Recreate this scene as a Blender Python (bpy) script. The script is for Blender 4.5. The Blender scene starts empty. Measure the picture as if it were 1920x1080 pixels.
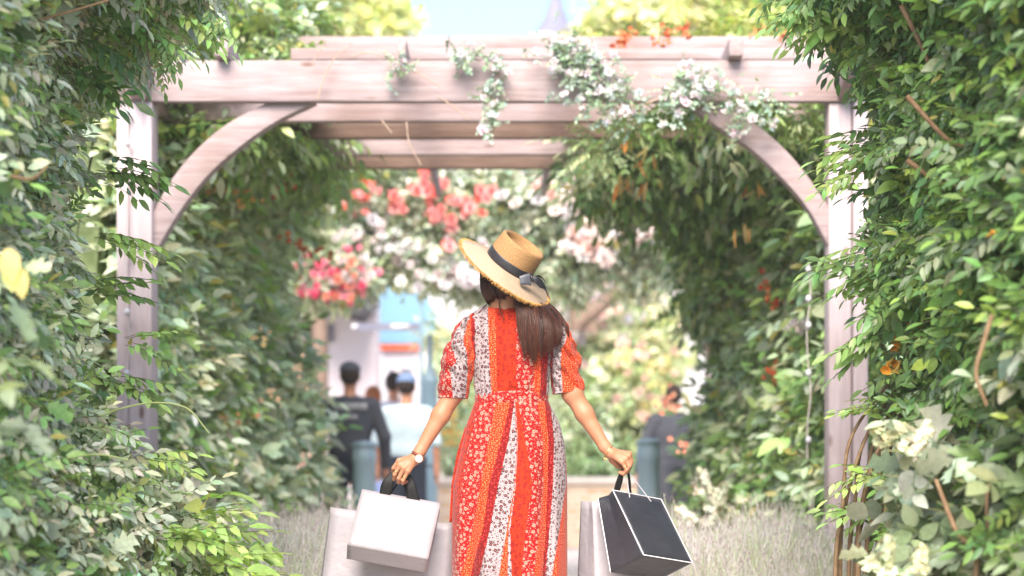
import bpy, math, random
import numpy as np
from mathutils import Vector, Matrix, noise
R = math.radians
random.seed(7); rng = np.random.default_rng(7)
sc = bpy.context.scene
C = sc.collection
# ---------------------------------------------------------------- camera, world, sun, exposure
F = 3400.0; CAMH = 0.75; HZ = 900.0; YW = 7.556
cam_d = bpy.data.cameras.new('camera'); cam = bpy.data.objects.new('camera', cam_d); C.objects.link(cam); sc.camera = cam
cam.location = (0, 0, CAMH); cam.rotation_euler = (R(90), 0, 0)
cam_d.sensor_width = 36; cam_d.lens = F / 1920 * 36; cam_d.shift_y = (HZ - 540) / 1920
cam_d.clip_start = 0.1; cam_d.clip_end = 1500
cam_d.dof.use_dof = True; cam_d.dof.focus_distance = 7.35; cam_d.dof.aperture_fstop = 1.5
w = bpy.data.worlds.new('World'); sc.world = w; w.use_nodes = True
SUN_EL, SUN_ROT = 42.0, 188.0
nt = w.node_tree; nt.nodes.clear()
sky = nt.nodes.new('ShaderNodeTexSky'); sky.sky_type = 'NISHITA'; sky.sun_disc = False
sky.sun_elevation = R(SUN_EL); sky.sun_rotation = R(SUN_ROT); sky.air_density = 1.0; sky.dust_density = 0.6; sky.ozone_density = 2.5
bg = nt.nodes.new('ShaderNodeBackground'); bg.inputs['Strength'].default_value = 0.06
wo = nt.nodes.new('ShaderNodeOutputWorld'); nt.links.new(sky.outputs[0], bg.inputs[0]); nt.links.new(bg.outputs[0], wo.inputs[0])
sd = bpy.data.lights.new('sun', 'SUN'); sd.energy = 2.1; sd.angle = R(40); sd.color = (1.0, 0.90, 0.80)
so = bpy.data.objects.new('sun', sd); C.objects.link(so)
# sky sun_rotation is clockwise from +Y: direction towards the sun
sdir = Vector((math.sin(R(SUN_ROT)) * math.cos(R(SUN_EL)), math.cos(R(SUN_ROT)) * math.cos(R(SUN_EL)), math.sin(R(SUN_EL))))
so.rotation_euler = sdir.to_track_quat('Z', 'Y').to_euler()
sc.view_settings.view_transform = 'Standard'; sc.view_settings.look = 'None'
sc.view_settings.exposure = 2.53; sc.view_settings.gamma = 1.0
sc.cycles.use_denoising = True; sc.cycles.max_bounces = 8; sc.cycles.transparent_max_bounces = 8

# ---------------------------------------------------------------- helpers
def P(px, py, Y): return Vector(((px - 960) / F * Y, Y, CAMH + (HZ - py) / F * Y))
def PN(px, py, Y): return np.array([(px - 960) / F * Y, Y, CAMH + (HZ - py) / F * Y])
def tag(o, label=None, cat=None, group=None, kind=None):
    if label: o['label'] = label
    if cat: o['category'] = cat
    if group: o['group'] = group
    if kind: o['kind'] = kind
    return o
def thing(name, label, cat, loc=(0, 0, 0), group=None):
    o = bpy.data.objects.new(name, None); C.objects.link(o); o.location = loc; o.empty_display_size = .1
    return tag(o, label, cat, group)
def link(name, me, mats, parent=None):
    o = bpy.data.objects.new(name, me); C.objects.link(o)
    for m in (mats if isinstance(mats, (list, tuple)) else [mats]): me.materials.append(m)
    if parent is not None:
        o.parent = parent; o.matrix_parent_inverse = Matrix.Translation(-world_loc(parent))
    return o
def world_loc(o):
    # children are built in world coordinates: only a top-level thing carries a location
    return Vector(o.location) if o.parent is None else Vector((0, 0, 0))
def npmesh(name, V, Q, mats, parent=None, col=None, smooth=True, uvs=None, midx=None):
    """V (n,3), Q (m,3|4) or list of arrays"""
    V = np.asarray(V, dtype=np.float32)
    Qs = [np.asarray(q, dtype=np.int32) for q in (Q if isinstance(Q, list) else [Q]) if len(q)]
    me = bpy.data.meshes.new(name)
    me.vertices.add(len(V)); me.vertices.foreach_set('co', V.ravel())
    li = np.concatenate([q.ravel() for q in Qs]); me.loops.add(len(li)); me.loops.foreach_set('vertex_index', li)
    st = []; off = 0
    for q in Qs:
        st.append(off + np.arange(len(q)) * q.shape[1]); off += q.size
    st = np.concatenate(st).astype(np.int32)
    me.polygons.add(len(st)); me.polygons.foreach_set('loop_start', st)
    if smooth: me.polygons.foreach_set('use_smooth', np.ones(len(st), dtype=bool))
    if midx is not None: me.polygons.foreach_set('material_index', np.asarray(midx, dtype=np.int32))
    me.update(calc_edges=True)
    if col is not None:
        a = me.color_attributes.new('tint', 'FLOAT_COLOR', 'POINT')
        c4 = np.ones((len(V), 4), dtype=np.float32); c4[:, :3] = col; a.data.foreach_set('color', c4.ravel())
    if uvs:
        for k, uv in uvs.items():
            l = me.uv_layers.new(name=k); l.data.foreach_set('uv', np.asarray(uv, dtype=np.float32)[li].ravel())
    return link(name, me, mats, parent)

class MB:
    def __init__(s): s.v = []; s.q = []; s.t = []; s.n = 0
    def add(s, V, Q):
        V = np.asarray(V, float).reshape(-1, 3); Q = np.asarray(Q, int)
        (s.q if Q.shape[1] == 4 else s.t).append(Q + s.n); s.v.append(V); s.n += len(V)
    def hexa(s, c):   # 8 corners: bottom 4 ccw, top 4
        s.add(c, [(0, 3, 2, 1), (4, 5, 6, 7), (0, 1, 5, 4), (1, 2, 6, 5), (2, 3, 7, 6), (3, 0, 4, 7)])
    def box(s, x0, x1, y0, y1, z0, z1):
        s.hexa([(x0, y0, z0), (x1, y0, z0), (x1, y1, z0), (x0, y1, z0), (x0, y0, z1), (x1, y0, z1), (x1, y1, z1), (x0, y1, z1)])
    def tube(s, pts, rad, n=8, cap=True):
        pts = np.asarray(pts, float); m = len(pts)
        rad = np.full(m, rad) if np.isscalar(rad) else np.asarray(rad, float)
        t = np.gradient(pts, axis=0); t /= np.linalg.norm(t, axis=1)[:, None] + 1e-9
        up = np.array([0, 0, 1.]) if abs(t[0][2]) < .9 else np.array([0, 1., 0]); rings = []
        a = np.arange(n) / n * 2 * np.pi
        for i in range(m):
            u = up - t[i] * np.dot(up, t[i]); u /= np.linalg.norm(u) + 1e-9; b = np.cross(t[i], u); up = u
            rings.append(pts[i] + rad[i] * (np.cos(a)[:, None] * u + np.sin(a)[:, None] * b))
        s.loft(np.array(rings), cap)
    def loft(s, rings, cap=False, closed=True):
        m, n, _ = rings.shape; i, j = np.meshgrid(np.arange(m - 1), np.arange(n if closed else n - 1), indexing='ij')
        j2 = (j + 1) % n
        Q = np.stack([i * n + j, i * n + j2, (i + 1) * n + j2, (i + 1) * n + j], -1).reshape(-1, 4)
        V = rings.reshape(-1, 3)
        s.add(V, Q)
        if cap:
            for k, rv in ((0, True), (m - 1, False)):
                c = rings[k].mean(0); jj = np.arange(n); tri = np.stack([jj, (jj + 1) % n, np.full(n, n)], 1)
                if rv: tri = tri[:, ::-1]
                s.add(np.vstack([rings[k], c]), tri)
    def lathe(s, prof, c, n=24, axis=None):
        a = np.arange(n) / n * 2 * np.pi
        rings = np.array([[(c[0] + r * math.cos(x), c[1] + r * math.sin(x), c[2] + z) for x in a] for r, z in prof]); s.loft(rings, True)
    def prism(s, poly, y0, y1):   # poly: list of (x,z), extruded along y
        n = len(poly); V = [(x, y0, z) for x, z in poly] + [(x, y1, z) for x, z in poly]
        s.add(V, [(i, (i + 1) % n, n + (i + 1) % n, n + i) for i in range(n)])
        cx = sum(p[0] for p in poly) / n; cz = sum(p[1] for p in poly) / n
        s.add(V[:n] + [(cx, y0, cz)], [((i + 1) % n, i, n) for i in range(n)])
        s.add(V[n:] + [(cx, y1, cz)], [(i, (i + 1) % n, n) for i in range(n)])
    def build(s, name, mat, parent=None, smooth=False, bevel=0, seg=2):
        Q = []
        if s.q: Q.append(np.vstack(s.q))
        if s.t: Q.append(np.vstack(s.t))
        o = npmesh(name, np.vstack(s.v), Q, mat, parent, smooth=smooth)
        if bevel:
            b = o.modifiers.new('b', 'BEVEL'); b.width = bevel; b.segments = seg; b.limit_method = 'ANGLE'
        return o
def bez(pts, n=20):
    """Catmull-Rom through pts"""
    p = [np.asarray(q, float) for q in pts]; p = [2 * p[0] - p[1]] + p + [2 * p[-1] - p[-2]]
    out = []; m = len(p) - 3
    for k in range(n):
        u = k / (n - 1) * m; i = min(int(u), m - 1); t = u - i
        a, b, c, d = p[i:i + 4]
        out.append(.5 * ((2 * b) + (-a + c) * t + (2 * a - 5 * b + 4 * c - d) * t * t + (-a + 3 * b - 3 * c + d) * t ** 3))
    return np.array(out)

# ---------------------------------------------------------------- materials
class NT:
    def __init__(s, name):
        s.m = bpy.data.materials.new(name); s.m.use_nodes = True; s.t = s.m.node_tree; s.t.nodes.clear()
        s.out = s.t.nodes.new('ShaderNodeOutputMaterial')
    def n(s, typ, **kw):
        nd = s.t.nodes.new('ShaderNode' + typ)
        for k, v in kw.items():
            if hasattr(nd, k): setattr(nd, k, v)
            else: s.set(nd, k, v)
        return nd
    def set(s, nd, k, v):
        i = nd.inputs[int(k[1:])] if k[0] == 'i' and k[1:].isdigit() else nd.inputs[k.replace('_', ' ')]
        if isinstance(v, bpy.types.NodeSocket): s.t.links.new(v, i)
        else:
            if isinstance(v, (tuple, list)) and len(v) == 3 and i.type == 'RGBA': v = (*v, 1)
            i.default_value = v
    def math(s, op, a, b=0., c=0., clamp=False):
        nd = s.n('Math', operation=op, use_clamp=clamp); s.set(nd, 'i0', a); s.set(nd, 'i1', b)
        if len(nd.inputs) > 2: s.set(nd, 'i2', c)
        return nd.outputs[0]
    def mix(s, f, a, b, mode='MIX'):
        nd = s.t.nodes.new('ShaderNodeMix'); nd.data_type = 'RGBA'; nd.blend_type = mode
        for i, v in ((0, f), (6, a), (7, b)):
            if isinstance(v, bpy.types.NodeSocket): s.t.links.new(v, nd.inputs[i])
            else: nd.inputs[i].default_value = (*v, 1) if isinstance(v, (tuple, list)) and len(v) == 3 else v
        return nd.outputs[2]
    def ramp(s, fac, stops, mode='LINEAR'):
        nd = s.n('ValToRGB'); r = nd.color_ramp; r.interpolation = mode; s.t.links.new(fac, nd.inputs[0])
        while len(r.elements) < len(stops): r.elements.new(1)
        for e, (p, c) in zip(r.elements, stops): e.position = p; e.color = (c, c, c, 1) if np.isscalar(c) else (*c, 1)
        return nd.outputs[0]
    def bump(s, h, strength=.3, dist=.01):
        nd = s.n('Bump'); nd.inputs['Strength'].default_value = strength; nd.inputs['Distance'].default_value = dist
        s.t.links.new(h, nd.inputs['Height']); return nd.outputs[0]
    def pbr(s, col, rough=.6, normal=None, spec=.5, metal=0., **kw):
        nd = s.n('BsdfPrincipled'); s.set(nd, 'Base_Color', col); s.set(nd, 'Roughness', rough)
        s.set(nd, 'Specular_IOR_Level', spec); s.set(nd, 'Metallic', metal)
        if normal is not None: s.set(nd, 'Normal', normal)
        for k, v in kw.items(): s.set(nd, k, v)
        s.t.links.new(nd.outputs[0], s.out.inputs[0]); return nd
def noisy(name, c1, c2, scale=5., rough=.7, spec=.4, bump=.2, stretch=(1, 1, 1), metal=0., detail=5, bdist=.01):
    t = NT(name); g = t.n('NewGeometry'); mp = t.n('Mapping'); t.set(mp, 'Vector', g.outputs['Position']); mp.inputs['Scale'].default_value = stretch
    nz = t.n('TexNoise'); t.set(nz, 'Vector', mp.outputs[0]); t.set(nz, 'Scale', scale); t.set(nz, 'Detail', float(detail))
    f = t.ramp(nz.outputs[0], [(.32, 0.), (.68, 1.)])
    n2 = t.n('TexNoise'); t.set(n2, 'Vector', mp.outputs[0]); t.set(n2, 'Scale', scale * 6); t.set(n2, 'Detail', 4.)
    t.pbr(t.mix(f, c1, c2), rough, t.bump(n2.outputs[0], bump, bdist), spec, metal)
    return t.m
def leaf_mat(name, rough=.42, transl=.3, spec=.55, tc=(1.4, 1.45, .75)):
    t = NT(name); a = t.n('Attribute', attribute_name='tint')
    g = t.n('NewGeometry'); nz = t.n('TexNoise'); t.set(nz, 'Vector', g.outputs['Position']); t.set(nz, 'Scale', 60.); t.set(nz, 'Detail', 3.)
    v = t.math('MULTIPLY_ADD', nz.outputs[0], .7, .65)
    col = t.mix(1., a.outputs['Color'], v, 'MULTIPLY')
    p = t.n('BsdfPrincipled'); t.set(p, 'Base_Color', col); t.set(p, 'Roughness', rough); t.set(p, 'Specular_IOR_Level', spec)
    t.set(p, 'Normal', t.bump(nz.outputs[0], .25, .003))
    tr = t.n('BsdfTranslucent'); t.set(tr, 'Color', t.mix(1., col, tc, 'MULTIPLY'))
    mx = t.n('MixShader'); mx.inputs[0].default_value = transl
    t.t.links.new(p.outputs[0], mx.inputs[1]); t.t.links.new(tr.outputs[0], mx.inputs[2]); t.t.links.new(mx.outputs[0], t.out.inputs[0])
    return t.m
M = {}
M['leaf'] = leaf_mat('leaf'); M['petal'] = leaf_mat('petal', .6, .3, .3, (1.1, 1.02, 1.))
M['stem'] = noisy('stem', (.16, .09, .045), (.26, .17, .09), 30, .7)
M['twig'] = noisy('pale_twig', (.34, .24, .17), (.44, .32, .24), 30, .7)
M['green_stem'] = noisy('green_stem', (.22, .30, .10), (.34, .38, .16), 20, .5)
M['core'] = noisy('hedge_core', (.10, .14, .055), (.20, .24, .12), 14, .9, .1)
def wood(name, c1, c2, c3, ax=0):
    t = NT(name); g = t.n('NewGeometry'); mp = t.n('Mapping'); t.set(mp, 'Vector', g.outputs['Position'])
    s = [22, 22, 22]; s[ax] = 1.7; mp.inputs['Scale'].default_value = s
    nz = t.n('TexNoise'); t.set(nz, 'Vector', mp.outputs[0]); t.set(nz, 'Scale', 1.6); t.set(nz, 'Detail', 8.); t.set(nz, 'Roughness', .65)
    big = t.n('TexNoise'); t.set(big, 'Vector', g.outputs['Position']); t.set(big, 'Scale', 2.3); t.set(big, 'Detail', 3.)
    c = t.mix(t.ramp(nz.outputs[0], [(.3, 0.), (.68, 1.)]), c1, c2)
    kn = t.n('TexVoronoi'); mk = t.n('Mapping'); t.set(mk, 'Vector', g.outputs['Position']); ks = [6, 6, 6]; ks[ax] = 2.2; mk.inputs['Scale'].default_value = ks; t.set(kn, 'Vector', mk.outputs[0]); t.set(kn, 'Scale', 1.)
    c = t.mix(t.ramp(kn.outputs['Distance'], [(.05, .85), (.12, 0.)]), c, (.13, .07, .05))
    c = t.mix(t.math('MULTIPLY', t.ramp(big.outputs[0], [(.45, 0.), (.75, 1.)]), .6), c, c3)
    t.pbr(c, .75, t.bump(nz.outputs[0], .9, .008), .3)
    return t.m
WC = ((.28, .205, .20), (.40, .325, .325), (.20, .12, .09))
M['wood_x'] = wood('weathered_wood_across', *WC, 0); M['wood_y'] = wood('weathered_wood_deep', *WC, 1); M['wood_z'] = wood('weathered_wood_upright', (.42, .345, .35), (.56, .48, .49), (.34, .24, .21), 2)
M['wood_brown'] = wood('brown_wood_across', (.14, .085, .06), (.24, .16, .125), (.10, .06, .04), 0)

# ---------------------------------------------------------------- foliage
def leaf_geo(L=1., W=.4, n=4, fold=.18, curl=.15, shape='ovate', phase=0.):
    """leaf along +X, up +Z"""
    t = np.linspace(0, 1, n + 1)
    if shape == 'ovate': wd = W * .5 * (np.sin(np.pi * np.clip(t, .03, .985) ** .8)) ** .8
    elif shape == 'round': wd = W * .5 * np.sqrt(np.clip(1 - (2 * np.clip(t, .04, .96) - 1) ** 2, 0, 1))
    else:
        wd = W * .5 * (np.sin(np.pi * np.clip(t, .03, .985) ** .8)) ** .7; wd = wd * np.where(np.arange(n + 1) % 2 == 1, 1.15, .55)
    z = -curl * L * t ** 2; V = []
    sh = 0.12 * L if shape == 'lobed' else 0.
    for i in range(n + 1):
        V += [(t[i] * L + (sh if i % 2 else 0), wd[i], z[i] + fold * wd[i]), (t[i] * L, 0, z[i]), (t[i] * L + (sh if i % 2 else 0), -wd[i], z[i] + fold * wd[i])]
    Q = []
    for i in range(n):
        a = 3 * i; Q += [(a, a + 1, a + 4, a + 3), (a + 1, a + 2, a + 5, a + 4)]
    return np.array(V, float), np.array(Q)
def rot(ax, a):
    return np.array(Matrix.Rotation(a, 3, ax))
class Tmpl:
    def __init__(s): s.V = []; s.Q = []; s.L = []; s.n = 0; s.k = 0
    def put(s, V, Q, Rm=None, off=(0, 0, 0), sc_=1., lid=None):
        V = V * sc_
        if Rm is not None: V = V @ Rm.T
        s.V.append(V + np.array(off)); s.Q.append(Q + s.n); s.n += len(V)
        s.L.append(np.full(len(V), s.k if lid is None else lid)); s.k += 1 if lid is None else 0
    def done(s, stem=True):
        s.V = np.vstack(s.V); s.Q = np.vstack(s.Q); s.L = np.concatenate(s.L); return s
def stemgeo(pts, r):
    b = MB(); b.tube(pts, r, 3, False); return np.vstack(b.v), np.vstack(b.q)
def t_pinnate(seed, nl=5, seg=3, L=.26, ll=.065, droop=.25):
    r = random.Random(seed); T = Tmpl()
    ts = np.linspace(0, 1, 6); path = np.stack([L * ts, .03 * L * np.sin(ts * 3 + seed), -droop * L * ts ** 2], 1)
    V, Q = stemgeo(path, .0016); T.put(V, Q, lid=-1)
    for i in range(nl):
        t = .22 + .72 * i / nl; base = np.array([L * t, 0, -droop * L * t * t])
        for sgn in (1, -1):
            l, q = leaf_geo(1, .42, seg, .2, .12 + .15 * r.random())
            Rm = rot('Z', sgn * R(50 + r.uniform(-12, 10))) @ rot('X', sgn * R(r.uniform(-25, 15))) @ rot('Y', R(r.uniform(5, 30)))
            T.put(l, q, Rm, base, ll * (1 - .25 * abs(i / nl - .45)) * r.uniform(.85, 1.1))
    l, q = leaf_geo(1, .45, seg, .2, .2); T.put(l, q, rot('Y', R(20)), path[-1], ll * 1.1)
    return T.done()
def t_sprig(seed, nl=6, seg=3, L=.16, ll=.06, shape='ovate', W=.5):
    r = random.Random(seed); T = Tmpl()
    ts = np.linspace(0, 1, 5); path = np.stack([L * ts, .06 * L * np.sin(ts * 4 + seed), -.1 * L * ts ** 2], 1)
    V, Q = stemgeo(path, .0016); T.put(V, Q, lid=-1)
    for i in range(nl):
        t = .15 + .85 * i / max(1, nl - 1); base = np.array([L * t, .0, -.1 * L * t * t]); sgn = 1 if i % 2 else -1
        if i == nl - 1: sgn = 0
        l, q = leaf_geo(1, W, seg if shape != 'lobed' else 6, .22, .1 + .25 * r.random(), shape)
        Rm = rot('Z', sgn * R(r.uniform(35, 75))) @ rot('X', R(r.uniform(-35, 35))) @ rot('Y', R(r.uniform(-15, 35)))
        T.put(l, q, Rm, base, ll * r.uniform(.7, 1.2))
    return T.done()
def t_blossom(seed, np_=5, rings=2, size=.04, cup=.5, W=.8):
    """open flower facing +Z"""
    r = random.Random(seed); T = Tmpl()
    for k in range(rings):
        for i in range(np_):
            l, q = leaf_geo(1, W, 2, -.2, -cup * (.5 + .6 * k), 'round')
            a = (i + .5 * k) / np_ * 2 * math.pi + r.uniform(-.1, .1)
            Rm = rot('Z', a) @ rot('Y', -R(12 + 32 * k + r.uniform(-8, 8)))
            T.put(l, q, Rm, (0, 0, .01 * size * k), size * (1 - .22 * k))
    return T.done()
def t_trumpet(seed, size=.06):
    T = Tmpl(); b = MB(); a = np.arange(6) / 6 * 2 * np.pi
    prof = [(.06, 0), (.1, .4), (.2, .8), (.45, 1.)]
    rings = np.array([[(z * 1., r_ * math.cos(x), r_ * math.sin(x)) for x in a] for r_, z in prof]) * size
    b.loft(rings); T.put(np.vstack(b.v), np.vstack(b.q)); return T.done()
def t_bloomhead(seed, n=40, L=.16, r0=.05, fs=.016):
    """panicle of small florets along +X"""
    r = random.Random(seed); T = Tmpl(); f = t_blossom(seed, 4, 1, fs, .2, .9)
    for i in range(n):
        t = r.random(); rad = r0 * (1 - .6 * t) * r.uniform(.7, 1.1); a = r.uniform(0, 6.28)
        d = np.array([.35, math.cos(a), math.sin(a)]); d /= np.linalg.norm(d)
        q = np.array(Vector(d).to_track_quat('Z', 'Y').to_matrix())
        T.put(f.V, f.Q, q, (L * t, rad * math.cos(a), rad * math.sin(a)), r.uniform(.7, 1.3))
    return T.done()
def t_lavender(seed, n=14, L=.45):
    r = random.Random(seed); T = Tmpl()
    for i in range(n):
        a = r.uniform(0, 6.28); sp = r.uniform(.05, .5); l = L * r.uniform(.6, 1.05)
        top = np.array([l * sp * math.cos(a), l * sp * math.sin(a), l * (1 - .25 * sp)])
        pts = np.array([top * .02, top * .5 * np.array([.8, .8, 1.05]), top])
        V, Q = stemgeo(pts, .0014); T.put(V, Q, lid=-2)
        for k in range(9):    # narrow grey leaves low down
            b = pts[1] * r.uniform(.1, 1.6); b[2] = min(b[2], top[2] * .9); g, q = leaf_geo(1, .08, 1, .1, .15)
            T.put(g, q, rot('Z', r.uniform(0, 6.28)) @ rot('Y', -R(r.uniform(20, 75))), b, r.uniform(.05, .09))
        if r.random() < .5:
            for k in range(7):
                b = top - (top - pts[1]) * (.02 * k + .3 * (k // 5) * .4); g, q = leaf_geo(1, .8, 1, .1, 0)
                T.put(g, q, rot('Z', r.uniform(0, 6.28)) @ rot('Y', -R(40)), b, .015, lid=-3)
    return T.done()
def scatter(name, tm, wts, pts, d, up, size, cols, mat, parent, leafvar=.18, stemcol=(.12, .12, .05), smooth=True, c3=(.58, .45, .44), flush=0.):
    """instances of templates baked into ONE mesh; pts,d,up (N,3); size (N); cols (N,3)"""
    N = len(pts); d = d / (np.linalg.norm(d, axis=1)[:, None] + 1e-9)
    z = up - d * np.sum(up * d, 1)[:, None]; z /= np.linalg.norm(z, axis=1)[:, None] + 1e-9
    y = np.cross(z, d); Rm = np.stack([d, y, z], 2)      # columns
    pick = rng.choice(len(tm), N, p=np.array(wts) / np.sum(wts))
    VV = []; QQ = []; CC = []; off = 0
    for k, T in enumerate(tm):
        ix = np.where(pick == k)[0]
        if not len(ix): continue
        v = np.einsum('nij,vj->nvi', Rm[ix], T.V) * size[ix][:, None, None] + pts[ix][:, None, :]
        nv = len(T.V); q = T.Q[None] + (np.arange(len(ix)) * nv)[:, None, None] + off
        nl = max(1, T.L.max() + 1)
        lv = 1 + leafvar * rng.standard_normal((len(ix), nl))
        hue = 1 + .10 * rng.standard_normal((len(ix), nl, 3)) * np.array([1, .3, .6])
        c = cols[ix][:, None, :] * (lv[..., None] * hue)[:, np.clip(T.L, 0, None), :]
        if flush: 
            yl = rng.random((len(ix), nl)) < flush
            c = np.where(yl[:, np.clip(T.L, 0, None)][..., None], np.array([.42, .38, .10]) * lv[:, np.clip(T.L, 0, None)][..., None], c)
        c[:, T.L == -1, :] = stemcol; c[:, T.L == -2, :] = cols[ix][:, None, :] * .9; c[:, T.L == -3, :] = c3
        VV.append(v.reshape(-1, 3)); QQ.append(q.reshape(-1, 4)); CC.append(np.clip(c, .004, 1).reshape(-1, 3)); off += nv * len(ix)
    return npmesh(name, np.vstack(VV), np.vstack(QQ), mat, parent, col=np.vstack(CC), smooth=smooth)
def palette(n, cs, ws=None, jit=.15):
    cs = np.array(cs, float); ws = np.ones(len(cs)) if ws is None else np.array(ws, float)
    return cs[rng.choice(len(cs), n, p=ws / ws.sum())] * (1 + jit * rng.standard_normal((n, 1)))
def fbm(P3, s=1.):
    return np.array([noise.noise(Vector(p) * s) for p in P3])
def orient(N, out=.6, rand=.8, down=.35, upn=.55, upr=.35):
    n = len(N); r = rng.standard_normal((n, 3)); r /= np.linalg.norm(r, axis=1)[:, None]
    d = out * N + rand * r + np.array([0, 0, -down]); up = np.array([0, 0, 1.]) * .8 + upn * N + upr * rng.standard_normal((n, 3))
    return d, up
PIN = [t_pinnate(i, 5 + i % 2) for i in range(4)]
PINF = [t_pinnate(20 + i, 4, 3, .24, .075) for i in range(3)]
SPR = [t_sprig(i) for i in range(4)]
SPB = [t_sprig(10 + i, 5, 4, .17, .10, W=.55) for i in range(3)]
LOB = [t_sprig(30 + i, 4, 6, .16, .12, 'lobed', .8) for i in range(3)]
FINE = [t_sprig(40 + i, 9, 2, .16, .035, W=.45) for i in range(3)]
LONG = [t_sprig(50 + i, 5, 3, .16, .10, W=.24) for i in range(2)]
RND = [t_sprig(60 + i, 8, 3, .15, .035, 'round', .8) for i in range(2)]
G_GREY = (.43, .50, .35); G_MID = (.24, .38, .12); G_DARK = (.12, .22, .06); G_LITE = (.34, .48, .14); G_YEL = (.33, .36, .08); G_TEAL = (.25, .35, .28)
# ================================================================ SETTING
def struct(o): o['kind'] = 'structure'; return o
t = NT('paving'); g = t.n('NewGeometry'); br = t.n('TexBrick'); t.set(br, 'Vector', g.outputs['Position']); t.set(br, 'Scale', 1.6)
t.set(br, 'Color1', (.52, .46, .43)); t.set(br, 'Color2', (.60, .54, .52)); t.set(br, 'Mortar', (.34, .30, .28)); t.set(br, 'Mortar_Size', .012)
nz = t.n('TexNoise'); t.set(nz, 'Vector', g.outputs['Position']); t.set(nz, 'Scale', 3.); t.set(nz, 'Detail', 8.)
t.pbr(t.mix(.35, br.outputs[0], nz.outputs[0], 'SOFT_LIGHT'), .75, t.bump(br.outputs[1], .2)); M['paving'] = t.m
M['soil'] = noisy('soil', (.32, .28, .24), (.46, .41, .36), 9, .95, .2, .6)
b = MB(); b.add([(-88, -28, -.004), (88, -28, -.004), (88, 108, -.004), (-88, 108, -.004)], [(0, 1, 2, 3)])
struct(b.build('ground', M['soil']))
b = MB(); b.add([(-.75, -6, 0), (.75, -6, 0), (.75, 14, 0), (-.75, 14, 0)], [(0, 1, 2, 3)])
b.add([(-14, 14, 0), (14, 14, 0), (14, 40, 0), (-14, 40, 0)], [(0, 1, 2, 3)])
struct(b.build('path', M['paving']))

# ---------------------------------------------------------------- pergola
YB = 10.5; kb = F / YB
def zx(px, Y=YB): return (px - 960) / F * Y
def zz(py, Y=YB): return CAMH + (HZ - py) / F * Y
per = thing('pergola', 'weathered pinkish timber pergola with curved braces spanning the path ahead of the woman', 'pergola', (0, YB, 0))
ZB, ZT = zz(190), zz(113)
b = MB(); b.box(zx(216), zx(1612), YB, YB + .07, ZB, ZT); b.build('front_beam', M['wood_x'], per, bevel=.006)
for px0, px1 in ((217, 284), (1556, 1628)):
    for yy in (YB + .003, YB + 5.2):
        b = MB(); xa, xb = zx(px0), zx(px1); xm = xa + (xb - xa) * (.36 if px0 < 900 else .60)
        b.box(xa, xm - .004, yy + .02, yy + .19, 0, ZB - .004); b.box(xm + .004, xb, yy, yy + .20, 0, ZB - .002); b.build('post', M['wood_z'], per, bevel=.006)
for Yc, z0, z1 in ((11.08, ZB, ZT - .01), (11.62, ZB, ZT - .02), (12.22, ZB, ZT - .02), (12.75, ZB, ZT - .02)):
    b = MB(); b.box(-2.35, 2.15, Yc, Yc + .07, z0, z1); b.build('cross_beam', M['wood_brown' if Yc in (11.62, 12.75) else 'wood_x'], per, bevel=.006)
for Yc, ya, yb_ in ((11.0, 112, 90), (11.9, 93, 68)):
    b = MB(); b.box(zx(545, Yc), zx(1625, Yc), Yc, Yc + .08, zz(ya, Yc), zz(yb_, Yc)); b.build('top_beam', M['wood_x'], per, bevel=.006)
for px, hw in ((420, 13), (756, 7), (1049, 8), (1377, 13)):    # rafters lying on the front beam
    x = zx(px); b = MB(); b.box(x - hw / kb, x + hw / kb, YB - .10, 15.6, ZT + .003, ZT + .105); b.build('rafter', M['wood_y'], per, bevel=.004)
for xs0, xs1 in ((zx(246), zx(283)), (zx(1570), zx(1606))):     # side beams with raked ends
    z1 = zz(107); ym = YB - .42
    b = MB(); b.hexa([(xs0, YB - .02, ZB + .01), (xs1, YB - .02, ZB + .01), (xs1, YB - .004, ZB + .012), (xs0, YB - .004, ZB + .012), (xs0, YB - .36, z1 - .12), (xs1, YB - .36, z1 - .12), (xs1, YB - .004, z1 - .12), (xs0, YB - .004, z1 - .12)])
    b.box(xs0, xs1, YB - .36, YB - .004, z1 - .119, z1); b.build('side_beam_end', M['wood_y'], per, bevel=.004)
    b = MB(); b.box(xs0, xs1, YB + .074, 15.7, ZB + .01, ZT - .004); b.build('side_beam', M['wood_y'], per, bevel=.004)
def brace(o, i):
    o = bez([(zx(x), 0, zz(y)) for x, y in o], 24); i = bez([(zx(x), 0, zz(y)) for x, y in i], 24)
    y0, y1 = YB + .05, YB + .15
    r = np.array([[(a[0], y0, a[2]), (c[0], y0, c[2]), (c[0], y1, c[2]), (a[0], y1, a[2])] for a, c in zip(o, i)])
    b = MB(); b.loft(r, True); b.build('curved_brace', M['wood_x'], per, bevel=.004)
brace([(284, 395), (318, 335), (365, 278), (425, 228), (500, 188)], [(284, 478), (330, 400), (385, 328), (450, 270), (515, 225), (590, 188)])
brace([(1556, 385), (1510, 318), (1465, 268), (1410, 222), (1350, 186)], [(1556, 458), (1515, 385), (1460, 322), (1405, 272), (1330, 222), (1290, 186)])
M['bolt'] = noisy('rusty_bolt', (.10, .07, .06), (.2, .12, .08), 60, .5, .5, .2)
for px in (232, 262, 1574, 1606):
    for py in (135, 168):
        b = MB(); c = P(px, py, YB); b.tube([(c[0], YB - .012, c[2]), (c[0], YB + .004, c[2])], .011, 10); b.build('bolt', M['bolt'], per)
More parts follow.
